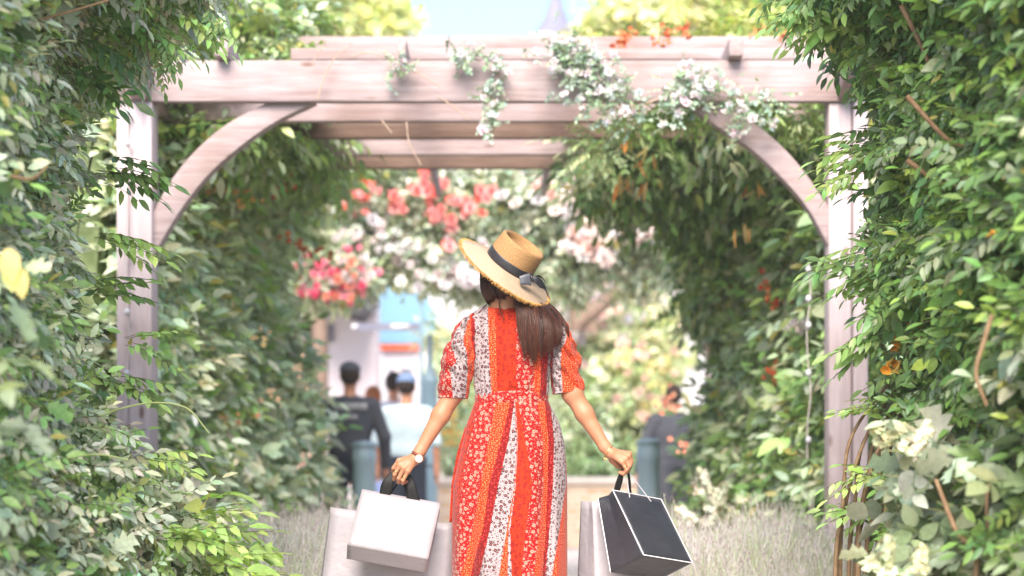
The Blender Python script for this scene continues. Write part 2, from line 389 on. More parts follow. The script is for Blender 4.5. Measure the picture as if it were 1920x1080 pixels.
# string lights down the posts
M['white'] = noisy('white_plastic', (.55, .54, .56), (.6, .59, .6), 5, .4)
M['cord'] = noisy('pale_cord', (.55, .48, .45), (.62, .55, .5), 9, .7)
for nm, lab, base, ys in (('string_light', 'pale cable with small white bulbs hanging down the left pergola post', (238, 200), (212, 268, 470, 585, 700)), ('string_light', 'pale cable with small white bulbs hanging beside the right brace and post', (1516, 490), (505, 560, 610, 700, 825))):
    Yl = YB - .04 if base[0] < 900 else YB + .3
    r = thing(nm, lab, 'string lights', P(base[0], base[1], Yl), 'string lights on the pergola')
    b = MB(); b.tube(bez([P(base[0] + 4 * math.sin(k * 2.), base[1] + k * (860 - base[1]) / 6, Yl) for k in range(7)], 30), .004, 5); b.build('cable', M['cord'], r, True)
    for y in ys:
        c = P(base[0], y, Yl - .012); b = MB(); b.lathe([(0.003, .022), (.012, .018), (.019, .003), (.016, -.011), (.006, -.02), (.002, -.024)], c, 12); b.build('bulb', M['white'], r, True)

# ---------------------------------------------------------------- foreground and middle hedges
def climber(name, label, side, Xf, yr, zr, n, tm, wt, cols, cw, thick, size, core=.3, flush=.03, out=.6, down=.35, dens=None, extra=None, corez=None, mat='leaf', nrm=None):
    """a wall of climbing leaves; Xf(Y,Z) is its face towards the path; side=+1 faces +X"""
    r = thing(name, label, 'hedge', (Xf(sum(yr) / 2, .1) - side * .4, sum(yr) / 2, 0))
    Y = rng.uniform(*yr, n); Z = zr[0] + (zr[1] - zr[0]) * rng.random(n) ** (1 if dens is None else dens)
    X = np.array([Xf(a, c) for a, c in zip(Y, Z)])
    cl = np.array([noise.noise(Vector((a * 2.6, c * 2.6, side * 5.))) + .5 * noise.noise(Vector((a * 7, c * 7, side * 9.))) for a, c in zip(Y, Z)])
    dep = rng.random(n) ** 1.3 * thick
    X = X + side * (cl * .10 - dep)
    pts = np.stack([X, Y, Z], 1); N = np.tile(np.array(nrm or [side * 1., -.35, .12]), (n, 1))
    d, up = orient(N, out, .75, down, .9)
    c = palette(n, cols, cw); c *= (1 + .35 * cl)[:, None]
    sz = size * rng.uniform(.75, 1.25, n)
    if extra is not None:
        p2, d2, c2, s2 = extra; pts = np.vstack([pts, p2]); d = np.vstack([d, d2]); up = np.vstack([up, np.tile([0, -.3, 1.], (len(p2), 1)) + .3 * rng.standard_normal((len(p2), 3))])
        c = np.vstack([c, c2]); sz = np.concatenate([sz, s2])
    scatter('leaves', tm, wt, pts, d, up, sz, c, M[mat], r, flush=flush)
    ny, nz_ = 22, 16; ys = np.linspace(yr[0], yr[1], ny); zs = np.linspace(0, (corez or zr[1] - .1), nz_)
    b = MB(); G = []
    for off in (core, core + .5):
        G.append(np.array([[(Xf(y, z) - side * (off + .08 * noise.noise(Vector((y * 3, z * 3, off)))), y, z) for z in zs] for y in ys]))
    ring = np.concatenate([G[0], G[1][:, ::-1]], 1); b.loft(ring, True); b.build('core_slab', M['core'], r, True)  # solid dark green slab added behind the leaves to close see-through gaps
    return r
def outl(tab):
    ys = [a for a, _ in tab]; xs = [b_ for _, b_ in tab]
    def f(Z, Yr): return (np.interp(HZ - (Z - CAMH) * F / Yr, ys, xs) - 960) / F * Yr
    return f
LO = outl([(-60, 410), (0, 365), (50, 275), (100, 150), (150, 110), (200, 85), (250, 105), (300, 125), (350, 105), (400, 92), (460, 98), (540, 105), (660, 122), (720, 130), (780, 180), (840, 240), (900, 300), (950, 355), (1000, 398), (1080, 435), (1200, 440)])
def XL(Y, Z):
    x = LO(Z, 7.5)
    if Y < 5.5: return -1.66 - .12 * (5.5 - Y)
    if Y < 7.5: f = (Y - 5.5) / 2.0; return -1.66 * (1 - f) + x * f
    return x - .5 * (Y - 7.5)
RO = outl([(-60, 1470), (0, 1500), (40, 1560), (80, 1640), (150, 1655), (220, 1670), (290, 1630), (350, 1650), (420, 1655), (500, 1620), (560, 1630), (610, 1695), (700, 1710), (760, 1705), (800, 1710), (860, 1705), (940, 1685), (1080, 1660), (1200, 1650)])
def XR(Y, Z):
    x = RO(Z, 7.5)
    if Y < 5.3: return 1.58 + .12 * (5.3 - Y)
    if Y < 7.5: f = (Y - 5.3) / 2.2; return 1.58 * (1 - f) + x * f
    return x + .5 * (Y - 7.5)
def shoots(side, tab, n=3):
    """leafy shoots reaching out of the hedge: (px,py,Y,length, dirx, dirz)"""
    p = []; d = []; c = []; s = []
    for px, py, Y, dx, dz, sz, col in tab:
        for k in range(n):
            p.append(PN(px + random.uniform(-14, 14), py + random.uniform(-14, 14), Y + random.uniform(-.08, .08))); d.append((dx + random.uniform(-.25, .25), random.uniform(-.4, .2), dz + random.uniform(-.3, .3)))
            c.append(np.array(col) * random.uniform(.8, 1.2)); s.append(sz * random.uniform(.8, 1.1))
    return np.array(p), np.array(d, float), np.array(c), np.array(s)
exl = shoots(1, [(190, 330, 7.4, 1, -.1, 1.1, G_MID), (200, 300, 7.3, 1, -.2, 1.1, G_MID), (330, 30, 7.2, .9, -.4, .9, G_LITE), (300, 80, 7.2, .6, -.6, .6, G_MID), (230, 50, 7.3, .9, -.3, .8, G_MID), (170, 540, 7.4, 1, .1, 1.1, G_MID), (190, 440, 7.3, 1, 0, 1.1, G_LITE),
    (230, 30, 7.2, .8, -.3, 1., G_MID), (150, 60, 7.0, .8, -.4, 1., G_DARK), (390, 20, 7.2, .6, -.8, .7, G_MID), (130, 130, 7.0, .8, -.3, 1.1, G_DARK), (350, 960, 7.0, 1, .1, 1.2, G_LITE), (370, 1030, 7.0, 1, .1, 1.2, G_LITE), (300, 1000, 6.9, 1, .1, 1.3, G_LITE), (240, 640, 7.3, 1, 0, .9, G_MID), (400, 1070, 6.9, .9, .2, 1.2, G_LITE), (200, 700, 7.3, 1, 0, 1, G_MID), (250, 850, 7.2, 1, .1, 1, G_LITE)], 5)
hl = climber('climbing_hedge', 'tall grey-green wall of climbing leaves filling the left edge in front of the left post', 1, XL, (4.3, 9.4), (.1, 3.15), 14000,
    PIN + SPR + LOB + SPB, [4] * 4 + [2.4] * 4 + [.3] * 3 + [.5] * 3, [G_GREY, G_MID, G_DARK, G_LITE, (.46, .48, .38)], [3.5, 2, 1, .8, 3], .26, .74, extra=exl, flush=.012, nrm=[.7, -.75, .15])
exr = shoots(-1, [(1640, 290, 7.4, -1, -.2, 1.2, G_LITE), (1640, 270, 7.4, -1, 0, 1.0, G_LITE), (1600, 30, 7.3, -1, -.3, 1, G_MID), (1560, 20, 7.3, -1, -.2, .9, G_MID), (1540, 0, 7.3, -.9, -.3, .9, G_MID), (1640, 60, 7.3, -.9, -.5, 1, G_MID), (1670, 120, 7.3, -.9, -.5, .7, G_LITE), (1620, 330, 7.3, -1, -.2, .7, G_LITE),
    (1680, 520, 7.3, -1, -.1, 1.1, G_MID), (1640, 470, 7.3, -1, -.2, 1, G_MID), (1660, 640, 7.3, -1, -.4, 1, G_MID), (1700, 600, 7.3, -1, -.4, 1, G_MID), (1640, 880, 7.4, -1, .1, .9, G_LITE), (1650, 960, 7.4, -1, -.1, .9, G_MID), (1660, 760, 7.4, -1, .1, .7, G_LITE)], 5)
hr = climber('climbing_hedge', 'dense deep green wall of climbing leaves with honeysuckle filling the right edge', -1, XR, (4.2, 9.2), (.1, 3.15), 14000,
    PIN + SPR + SPB + FINE, [4] * 4 + [2.2] * 4 + [1.] * 3 + [1.] * 3, [(.16, .27, .06), G_DARK, (.13, .22, .07), (.24, .35, .07), (.22, .27, .15)], [3, 3.5, 2, 1., 1.6], .30, .74, extra=exr, flush=.01, nrm=[-.7, -.75, .15])
# stems at the foot of the right hedge
def stem(name, parent, pts, r0, r1, mat, n=26, sides=6):
    p = bez(pts, n); b = MB(); b.tube(p, np.linspace(r0, r1, n), sides); return b.build(name, M[mat], parent, True)
for k in range(9):
    x = 1572 + k * 10 + random.uniform(-6, 6); Yk = 7.42 + .04 * (k % 4)
    stem('climbing_stem', hr, [P(x + 4, 1500, Yk), P(x - 2, 1080, Yk), P(x + 6 + random.uniform(-5, 12), 950, Yk), P(x + 35 + random.uniform(-14, 14), 830, Yk), P(x + 85 + random.uniform(-10, 20), 740, Yk + .05), P(x + 165, 650 + 20 * math.sin(k * 2.), Yk + .1)], random.uniform(.009, .016), .005, 'stem')
for pts, Yk in (([(1690, 10), (1730, 90), (1760, 150), (1830, 175)], 6.6), ([(1700, 300), (1760, 340), (1830, 355)], 6.4), ([(1860, 590), (1845, 640), (1830, 700), (1850, 760)], 5.2), ([(1700, 180), (1790, 270), (1850, 250)], 6.2), ([(1860, 880), (1850, 960), (1870, 1100)], 5.6)):
    stem('vine_stem', hr, [P(x, y, Yk) for x, y in pts], .011 * Yk / 7, .005, 'stem', 16)
for pts, Yk, m, r in (([(-20, 990), (40, 900), (110, 865), (180, 852), (240, 862)], 6.3, 'green_stem', .006), ([(-10, 730), (80, 762), (170, 782), (230, 765), (290, 755), (350, 765), (392, 812)], 6.9, 'green_stem', .005), ([(60, 40), (120, 25), (205, 0)], 6.2, 'stem', .006), ([(278, 0), (276, 60), (282, 122), (310, 118)], 7.2, 'stem', .003),
    ([(290, 75), (340, 95), (370, 85)], 7.2, 'stem', .0025), ([(20, 330), (60, 335), (90, 310)], 5.4, 'stem', .006), ([(350, 0), (340, 40), (305, 80), (292, 130), (275, 190)], 8.9, 'stem', .006)):
    stem('tendril', hl, [P(x, y, Yk) for x, y in pts], r, r * .5, m, 24)
# honeysuckle, hydrangea heads, odd bright leaves
def flowers_on(parent, name, tm, spots, size, cols, mat='petal', facing=(0, -1, .4), rnd=.5, each=1, spread=0., up=(0, 0, 1), solo=False):
    if not solo and 1 < len(spots) <= 100:      # countable: each cluster a part of its own
        for s_ in spots: flowers_on(parent, name, tm, [s_], size, cols, mat, facing, rnd, each, spread, up, True)
        return
    pts = []; 
    for px, py, Y in spots:
        for _ in range(each): pts.append(PN(px + random.gauss(0, spread), py + random.gauss(0, spread), Y + random.uniform(-.05, .05)))
    pts = np.array(pts); n = len(pts); d = np.tile(np.array(up, float), (n, 1)) + .4 * rng.standard_normal((n, 3)); u = np.tile(np.array(facing, float), (n, 1)) + rnd * rng.standard_normal((n, 3))
    o = scatter(name, tm, [1] * len(tm), pts, d, u, size * rng.uniform(.75, 1.2, n), palette(n, cols, jit=.08), M[mat], parent, leafvar=.08, stemcol=(.2, .25, .08))
    if len(spots) > 100: o['kind'] = 'stuff'
    return o
TRU = [t_trumpet(1, .05), t_trumpet(2, .04)]
for px, py, Y in ((1682, 678, 7.2), (1715, 605, 7.2), (1690, 632, 7.25)):
    flowers_on(hr, 'honeysuckle_bloom', TRU, [(px, py, Y)], .9, [(.85, .38, .04), (.8, .5, .12)], each=9, spread=6, up=(-.2, -.5, -.6), rnd=1)
for px, py, Y in ((1880, 340, 5.5), (1850, 445, 5.5)):
    flowers_on(hr, 'orange_bud', TRU, [(px, py, Y)], [.42, .42][0], [(.8, .4, .06)], each=2, spread=5, up=(.1, -.5, .6), rnd=1)
PAN = [t_bloomhead(1, 60, .15, .055, .018), t_bloomhead(2, 60, .13, .05, .018)]
hy = thing('hydrangea', 'hydrangea with cream flower heads and broad leaves at the foot of the right hedge', 'shrub', P(1820, 1300, 5.0).xyz)
hy.location = (1.25, 5.6, 0)
for px, py, Y in ((1645, 825, 5.9), (1700, 850, 5.7), (1650, 1060, 5.4), (1720, 1075, 5.3)):
    flowers_on(hy, 'flower_head', PAN, [(px, py, Y)], .7, [(.55, .56, .34), (.72, .72, .52)], up=(.5, -.3, .8))
BIG = [t_sprig(70 + i, 5, 5, .20, .13, W=.62) for i in range(2)] + [t_sprig(80 + i, 5, 6, .2, .16, 'lobed', .85) for i in range(2)]
n = 190; pts = np.array([PN(random.uniform(1640, 1960), random.uniform(820, 1120), random.uniform(5.7, 6.5)) for _ in range(n)])
pts = pts[[(p[0] / p[1] * F + 960) > 1660 + (1080 - (HZ - (p[2] - CAMH) / p[1] * F)) * .25 for p in pts]]; n = len(pts)
m2 = 16; pb = np.array([PN(random.uniform(1890, 1990), random.uniform(560, 1000), random.uniform(5.2, 5.6)) for _ in range(m2)]); pts = np.vstack([pts, pb]); n = len(pts)
d, up = orient(np.tile([-.5, -.8, .1], (n, 1)), .6, .7, .1)
scatter('leaves', BIG, [2, 2, 1.5, 1.5], pts, d, up, rng.uniform(.5, .8, n), palette(n, [(.30, .35, .24), (.20, .26, .14), (.38, .42, .31)]), M['leaf'], hy)
stem('branch', hy, [(1.25, 5.6, 0), P(1830, 1080, 5.6), P(1790, 990, 5.6), P(1755, 900, 5.7)], .012, .007, 'stem')
n = 12; pts = np.array([PN(random.uniform(-60, 15), random.uniform(430, 1100), random.uniform(4.7, 5.1)) for _ in range(n)]); d, up = orient(np.tile([.5, -.8, .1], (n, 1)), .6, .7, .1)
scatter('pale_leaves', BIG, [2, 2, 1.5, 1.5], pts, d, up, rng.uniform(.45, .7, n), palette(n, [(.30, .36, .26), (.22, .29, .17)]), M['leaf'], hl)
pts = np.array([PN(15, 465, 4.9), PN(34, 500, 4.9), PN(16, 495, 4.9)]); scatter('yellow_leaf', [t_sprig(91, 1, 5, .02, .11, W=.55)], [1], pts, np.array([[.2, -.2, -1.]] * 3), np.array([[.3, -1, .2]] * 3), np.array([.8, .7, .6]), palette(3, [(.75, .62, .22)]), M['petal'], hl)

# middle climbers on the pergola sides
ML = outl([(0, 640), (150, 640), (250, 600), (330, 560), (400, 565), (450, 525), (500, 505), (560, 505), (620, 530), (700, 565), (900, 595), (1050, 610)])
def XML(Y, Z):
    x = ML(Z, 14.5); f = (Y - 10.85) / 3.65; f = max(0, f)
    return -2.24 * (1 - f) + x * f if f < 1 else x - .3 * (Y - 14.5)
MR = outl([(0, 1260), (200, 1290), (330, 1340), (450, 1345), (560, 1360), (700, 1365), (800, 1345), (900, 1330), (1050, 1290)])
def XMR(Y, Z):
    x = MR(Z, 14.2); f = max(0, (Y - 10.85) / 3.35)
    return 2.04 * (1 - f) + x * f if f < 1 else x + .3 * (Y - 14.2)
G_PALE = (.56, .66, .49)
hml = climber('climbing_vine', 'pale green leafy climber covering the left side of the pergola behind its brace', 1, XML, (10.95, 15.6), (.05, 3.3), 8500,
    SPR + SPB + PINF + LONG, [2] * 4 + [2.5] * 3 + [2] * 3 + [1] * 2, [G_PALE, G_GREY, G_MID, (.68, .74, .56), (.44, .60, .20)], [4, 3, 1.3, 3, 1], .22, 1.2, core=.26, flush=.03, nrm=[.6, -.8, .1])
hmr = climber('climbing_vine', 'darker leafy climber covering the right side of the pergola behind its brace', -1, XMR, (10.95, 15.4), (.05, 3.3), 8500,
    SPR + SPB + PINF + LONG, [2] * 4 + [2] * 3 + [2.5] * 3 + [1] * 2, [G_GREY, G_MID, G_DARK, (.48, .60, .36), (.38, .54, .18)], [3, 2.5, 1.5, 3, 1.2], .22, 1.2, core=.26, flush=.03, nrm=[-.6, -.8, .1])
def blob(cs, n, inner=.45):
    """points in a union of ellipsoids: (cx,cy,cz,rx,ry,rz)"""
    cs = np.array(cs, float); vol = np.cbrt(np.prod(cs[:, 3:], 1)) ** 2; k = rng.choice(len(cs), n, p=vol / vol.sum())
    v = rng.standard_normal((n, 3)); v /= np.linalg.norm(v, axis=1)[:, None]; rr = inner + (1 - inner) * rng.random(n) ** .6
    off = v * rr[:, None]; p = cs[k, :3] + off * cs[k, 3:]
    p += .06 * np.stack([fbm(p, 4.), fbm(p + 9, 4.), fbm(p + 19, 4.)], 1) * np.abs(cs[k, 3:]).mean(1)[:, None] * 3
    return p, v
def bush(parent, name, cs, n, tm, size, cols, cw=None, inner=.45, down=.3, flush=.02, mat='leaf', out=.6, upn=.55, leafvar=.18):
    p, v = blob(cs, n, inner); d, up = orient(v, out, .7, down, upn); c = palette(n, cols, cw) * (1 + .3 * fbm(p, 1.5))[:, None]
    return scatter(name, tm, [1] * len(tm), p, d, up, size * rng.uniform(.75, 1.25, n), c, M[mat], parent, flush=flush, leafvar=leafvar)
def E(px, py, Y, rx, ry, rz): c = PN(px, py, Y); return (*c, rx / F * Y, ry, rz / F * Y)
# overhead growth
bush(hml, 'overhead_leaves', [E(560, 250, 12.3, 80, .5, 60), E(590, 280, 13.4, 50, .6, 34), E(480, 225, 11.6, 80, .3, 40), E(590, 315, 14.2, 40, .5, 30), E(400, 235, 11.3, 90, .25, 45)], 1000, PINF + SPR + LONG, 1.2, [(.34, .46, .20), G_GREY, G_LITE, G_MID], inner=.2)
bush(hmr, 'overhead_leaves', [E(1250, 270, 12.2, 130, .5, 60), E(1180, 310, 13., 70, .5, 50), E(1340, 300, 12.6, 90, .6, 80), E(1330, 400, 13.4, 50, .5, 90), E(1150, 290, 12.3, 70, .4, 40), E(1440, 240, 11.6, 90, .4, 50), E(1335, 500, 14.2, 35, .4, 120)], 1900, PINF + LONG + PIN, 1.25, [G_MID, (.12, .22, .08), (.30, .42, .18), G_GREY], inner=.2, down=.6)
bush(hmr, 'pale_frond', [E(1120, 275, 11.3, 30, .1, 14), E(1140, 262, 11.3, 20, .1, 10)], 26, PIN, .9, [(.45, .55, .30)])
for px, py, k in ((1190, 245, 9), (1205, 290, 6), (1172, 335, 7), (1200, 340, 4), (1420, 350, 5), (1385, 420, 3), (1460, 230, 3)):
    flowers_on(hmr, 'hanging_rusty_leaves', [t_sprig(92, 1, 4, .01, .11, W=.2)], [(px, py, 11.2)], 1.0, [(.50, .22, .05), (.6, .32, .10), (.42, .34, .12)], each=k, spread=10, up=(0, 0, -1.), rnd=.8)
flowers_on(hmr, 'long_pale_leaves', [t_sprig(93, 1, 4, .01, .15, W=.27)], [(random.uniform(1270, 1560), random.gauss(265, 45), 11.1) for _ in range(60)], 1., [(.42, .48, .26), (.52, .56, .36), (.3, .4, .16)], each=1, up=(0, 0, -1.), rnd=.8)
bush(hml, 'roof_leaves', [E(400, 50, 11.6, 110, .5, 45), E(330, 90, 11.0, 60, .3, 26), E(520, 30, 12.5, 70, .5, 40), E(500, 90, 11.4, 60, .3, 28)], 1200, SPR + PINF, 1.1, [(.25, .34, .12), (.30, .38, .18), G_LITE, G_PALE], inner=.1)
bush(hmr, 'roof_leaves', [E(1330, 90, 12.4, 260, .3, 22), E(1450, 60, 12.8, 110, .4, 36), E(1240, 105, 12.2, 90, .2, 18)], 700, SPR + FINE, 1.1, [(.42, .45, .10), (.38, .42, .14), G_LITE], inner=.1)
def tinyflowers(parent, name, spots, cols, size=.035, tm=None, each=5, spread=7, up=(0, 0, 1)):
    return flowers_on(parent, name, tm or [t_blossom(5, 5, 2, 1.)], spots, size, cols, each=each, spread=spread, up=up)
ORG = [(.75, .22, .08), (.8, .34, .14), (.7, .16, .07)]
for px, py, k in ((1170, 60, 14), (1165, 85, 10), (1240, 65, 12), (1280, 50, 9), (1420, 50, 4), (1465, 55, 4), (1540, 5, 4)): tinyflowers(hmr, 'trumpet_bloom', [(px, py, 11.6)], ORG, 1., TRU, k, 9, (0, -.3, -.9))
for px, py, k, c in ((1455, 560, 14, ORG), (1500, 585, 14, ORG), (1530, 560, 6, ORG), (1450, 710, 12, ORG), (1480, 705, 6, ORG), (1490, 775, 16, [(.9, .5, .04)]), (1500, 795, 10, [(.9, .5, .04)]), (1535, 830, 5, [(.9, .5, .04)]), (1520, 850, 5, [(.9, .5, .08)]), (1440, 540, 6, ORG), (1255, 745, 10, [(.85, .45, .32)]), (1290, 845, 8, [(.85, .45, .32)]), (1530, 905, 4, ORG)):
    tinyflowers(hmr, 'orange_bloom', [(px, py, 11.9)], c, .022, None, k, 12)
for px, py, k, c in ((530, 350, 6, ORG), (550, 440, 5, ORG), (575, 460, 6, ORG), (600, 480, 8, ORG), (420, 355, 10, [(.9, .6, .25)]), (450, 375, 8, [(.9, .6, .25)]), (400, 640, 6, [(.9, .6, .3)]), (500, 625, 6, [(.9, .7, .4)]), (560, 700, 7, [(.9, .7, .5)]), (570, 860, 5, [(.9, .7, .6)]), (510, 740, 6, [(.9, .7, .5)]), (450, 780, 5, [(.85, .5, .3)]), (335, 340, 5, [(.8, .8, .8)]), (350, 830, 5, [(.8, .8, .85)]), (345, 870, 4, [(.8, .78, .85)])):
    tinyflowers(hml, 'honeysuckle_bloom', [(px, py, 11.4 + .004 * (px - 330))], c, .022, None, k, 14)
tinyflowers(hmr, 'white_bloom', [(1520, 565, 11.3), (1495, 610, 11.3), (1520, 400, 11.3), (1560, 440, 11.3)], [(.8, .78, .8)], .05, None, 5, 10)

bush(hmr, 'brace_leaves', [E(1430, 200, 10.75, 70, .12, 20), E(1310, 205, 10.75, 70, .12, 18), E(1500, 225, 10.8, 40, .12, 30), E(1200, 225, 10.8, 60, .12, 16)], 330, SPR + LONG, .75, [(.34, .48, .16), (.44, .54, .26), (.24, .38, .10)], inner=.1)
# ---------------------------------------------------------------- garland on the beam
gl = thing('garland', 'garland of small blue-green leaves and white blooms draped over the front beam', 'garland', P(1050, 110, YB - .05))
runs = [([(1045, 92), (1065, 105), (1085, 150), (1130, 185), (1190, 200), (1260, 175), (1320, 165), (1400, 185), (1440, 200)], 230, 22), ([(1060, 110), (1120, 130), (1150, 170)], 90, 18), ([(1280, 130), (1300, 160), (1270, 200)], 70, 10), ([(850, 108), (905, 105), (935, 130), (925, 170), (915, 190)], 60, 7), ([(745, 112), (750, 130), (728, 142)], 18, 6), ([(930, 195), (925, 225), (905, 240)], 26, 6), ([(1380, 200), (1390, 240), (1370, 270)], 20, 9), ([(1100, 90), (1040, 84)], 14, 8)]
pp = []; 
for pts_, k, sp in runs:
    pa = bez([PN(x, y, YB - .07) for x, y in pts_], 60)
    for _ in range(k): pp.append(pa[random.randrange(60)] + np.array([random.gauss(0, sp / kb), random.uniform(-.06, .03), random.gauss(0, sp / kb)]))
    stem('vine', gl, [PN(x, y, YB - .07) for x, y in pts_], .007, .004, 'twig')
pp = np.array(pp); n = len(pp); d, up = orient(np.tile([0, -1., .2], (n, 1)), .5, .8, .2)
scatter('leaves', RND, [1, 1], pp, d, up, rng.uniform(.45, .75, n), palette(n, [G_TEAL, (.26, .38, .22), (.34, .46, .32), (.40, .50, .40)]), M['leaf'], gl)
q = pp[rng.choice(n, 170)] + np.array([0, -.04, 0]); d, up = orient(np.tile([0, -1., .2], (len(q), 1)), .2, .8, 0); 
scatter('blooms', [t_blossom(6, 5, 2, 1.)], [1], q, d, np.tile([0, -1., .5], (len(q), 1)) + .5 * rng.standard_normal((len(q), 3)), rng.uniform(.022, .042, len(q)), palette(len(q), [(.78, .70, .72), (.8, .76, .76), (.76, .8, .78)], jit=.05), M['petal'], gl, leafvar=.05)
# bare winding tendrils over the beams
for pts_ in ([(595, 185), (620, 120), (660, 80)], [(610, 75), (585, 120)], [(820, 180), (850, 200), (880, 225)], [(715, 225), (735, 250)], [(762, 228), (768, 270), (790, 310)], [(225, 190), (222, 150), (238, 120)], [(268, 195), (282, 140), (310, 100), (322, 75)], [(660, 105), (700, 100), (760, 125), (830, 165)]):
    stem('tendril', hml, [P(x, y, YB - .06) for x, y in pts_], .0045, .003, 'twig', 16)
# ================================================================ BEYOND THE PERGOLA
# rose arch
M['render_pink'] = noisy('pale_render', (.60, .52, .53), (.66, .59, .60), .7, .85, .3, .1)
M['render_white'] = noisy('white_render', (.70, .66, .67), (.76, .73, .74), .6, .85, .3, .1)
M['blue_panel'] = noisy('sky_blue_board', (.18, .36, .50), (.21, .39, .53), 1.2, .5, .4, .05)
M['teal'] = noisy('blue_grey_paint', (.20, .31, .38), (.25, .36, .43), 2, .4, .5, .05)
M['arm_grey'] = noisy('grey_sign_paint', (.16, .16, .22), (.20, .20, .26), 2, .5)
M['bollard'] = noisy('bollard_paint', (.30, .42, .50), (.36, .48, .56), 2, .4, .5, .05)
M['dark'] = noisy('dark_slate', (.03, .03, .035), (.06, .055, .06), 6, .6)
M['glass'] = noisy('shop_glass', (.10, .11, .14), (.20, .19, .22), 1.5, .1, .8, 0)
M['red'] = noisy('red_fascia', (.75, .10, .02), (.8, .13, .03), 3, .5)
M['bark'] = noisy('bark', (.14, .09, .065), (.24, .17, .13), 12, .9, .2, .7, (1, 1, .3))
t = NT('yellow_brick'); tc = t.n('NewGeometry'); cb = t.n('CombineXYZ'); sp = t.n('SeparateXYZ'); t.set(sp, 'i0', tc.outputs['Position'])
t.set(cb, 'i0', t.math('ADD', sp.outputs[0], sp.outputs[1])); t.set(cb, 'i1', sp.outputs[2]); br = t.n('TexBrick'); t.set(br, 'Vector', cb.outputs[0]); t.set(br, 'Scale', 3.4)
t.set(br, 'Color1', (.58, .36, .20)); t.set(br, 'Color2', (.70, .52, .36)); t.set(br, 'Mortar', (.62, .55, .48)); t.set(br, 'Mortar_Size', .03); t.pbr(br.outputs[0], .85); M['brick'] = t.m
ROSE = [t_blossom(7, 6, 3, 1., .6), t_blossom(8, 5, 3, 1., .5)]
def climbing_rose(name, label, cs, nl, cols, flowers, fcols, size=.065, cat='rose'):
    r = thing(name, label, cat, (cs[0][0], cs[0][1], 0))
    bush(r, 'leaves', cs, nl, SPR + RND, 1.25, cols, inner=.1, flush=.02)
    b0 = cs[0]; tx = math.copysign(2.12, b0[0] + .01) + .05 * len(flowers) / 100; stem('trunk', r, [(tx, YR + .5, 0), (tx + .05, YR + .52, 1.6), (tx * .97, YR + .5, 3.1), ((tx + b0[0]) / 2, YR + .45, 3.5), (b0[0], b0[1], b0[2])], .045, .02, 'bark')
    # each bloom its own part, sharing a few meshes
    protos = []
    for k, fc in enumerate(fcols):
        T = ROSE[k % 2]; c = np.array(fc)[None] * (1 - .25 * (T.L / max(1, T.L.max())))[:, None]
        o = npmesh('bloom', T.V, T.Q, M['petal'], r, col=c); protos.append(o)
    first = dict.fromkeys(range(len(protos)), True)
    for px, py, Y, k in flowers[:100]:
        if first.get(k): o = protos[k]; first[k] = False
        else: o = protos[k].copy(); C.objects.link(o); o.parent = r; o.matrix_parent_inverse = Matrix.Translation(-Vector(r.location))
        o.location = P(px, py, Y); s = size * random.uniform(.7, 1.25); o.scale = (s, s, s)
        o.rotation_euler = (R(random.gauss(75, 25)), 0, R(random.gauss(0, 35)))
    for k, f in first.items():
        if f: bpy.data.objects.remove(protos[k])
    return r
def fl(cl, Y, k=(0, 1)):
    out = []
    for px, py, n, s in cl:
        for _ in range(n): out.append((random.gauss(px, s), random.gauss(py, s * .75), Y + random.uniform(-.25, .05), random.choice(k)))
    return out
YR = 17.5
TEALS = [(.54, .60, .47), (.44, .50, .37), (.64, .67, .57), (.26, .34, .20)]
climbing_rose('climbing_rose', 'climbing rose with coral pink blooms hanging across the far arch left of the hat', [E(760, 370, YR, 190, .5, 75), E(660, 420, YR, 90, .5, 80), E(820, 440, YR, 130, .5, 70), E(700, 340, YR, 110, .4, 45), E(760, 480, YR, 90, .4, 34), E(860, 400, YR, 160, .4, 90), E(620, 380, YR, 60, .4, 60)], 4200, TEALS,
    fl([(680, 355, 24, 22), (640, 370, 10, 20), (605, 365, 6, 10), (745, 380, 9, 12), (800, 330, 6, 14), (790, 360, 9, 14), (820, 345, 8, 14), (815, 405, 6, 9), (870, 385, 8, 12), (840, 415, 5, 8), (885, 400, 3, 8), (915, 365, 4, 8), (840, 460, 3, 7), (880, 488, 2, 5), (925, 440, 4, 8)], YR - .5, (0, 1, 2)), [(.94, .22, .18), (.95, .34, .31), (.94, .46, .44)], .06)
climbing_rose('climbing_rose', 'climbing rose thick with magenta blooms at the left end of the far arch', [E(630, 500, YR - .3, 70, .3, 60), E(590, 520, YR - .3, 70, .3, 36), E(570, 470, YR - .3, 60, .3, 60)], 1500, TEALS,
    fl([(650, 490, 12, 24), (675, 505, 9, 18), (620, 530, 10, 24), (590, 510, 7, 18), (670, 540, 6, 14), (630, 548, 9, 20), (570, 480, 6, 16), (690, 515, 5, 10), (640, 530, 14, 30), (595, 545, 10, 20), (655, 545, 6, 14)], YR - .6, (0, 1, 1, 2, 2, 3)), [(.86, .12, .24), (.88, .30, .40), (.82, .75, .75), (.88, .36, .25)], .048)
climbing_rose('climbing_rose', 'climbing rose with pale cream and blush blooms on the right half of the far arch', [E(1080, 380, YR, 160, .5, 70), E(1150, 430, YR, 110, .5, 80), E(970, 350, YR, 150, .4, 45), E(1060, 500, YR, 60, .4, 60), E(1200, 480, YR + .3, 70, .4, 60), E(1200, 400, YR, 90, .4, 90), E(1000, 440, YR, 90, .4, 70)], 4000, TEALS,
    fl([(1045, 340, 12, 22), (1050, 375, 7, 20), (1110, 440, 26, 26), (1120, 470, 8, 16), (1210, 430, 14, 22), (1080, 470, 8, 16), (960, 380, 4, 20), (1140, 380, 4, 12), (1200, 390, 5, 14)], YR - .5, (0, 0, 1, 2)), [(.92, .80, .74), (.94, .66, .58), (.92, .90, .90)], .075)
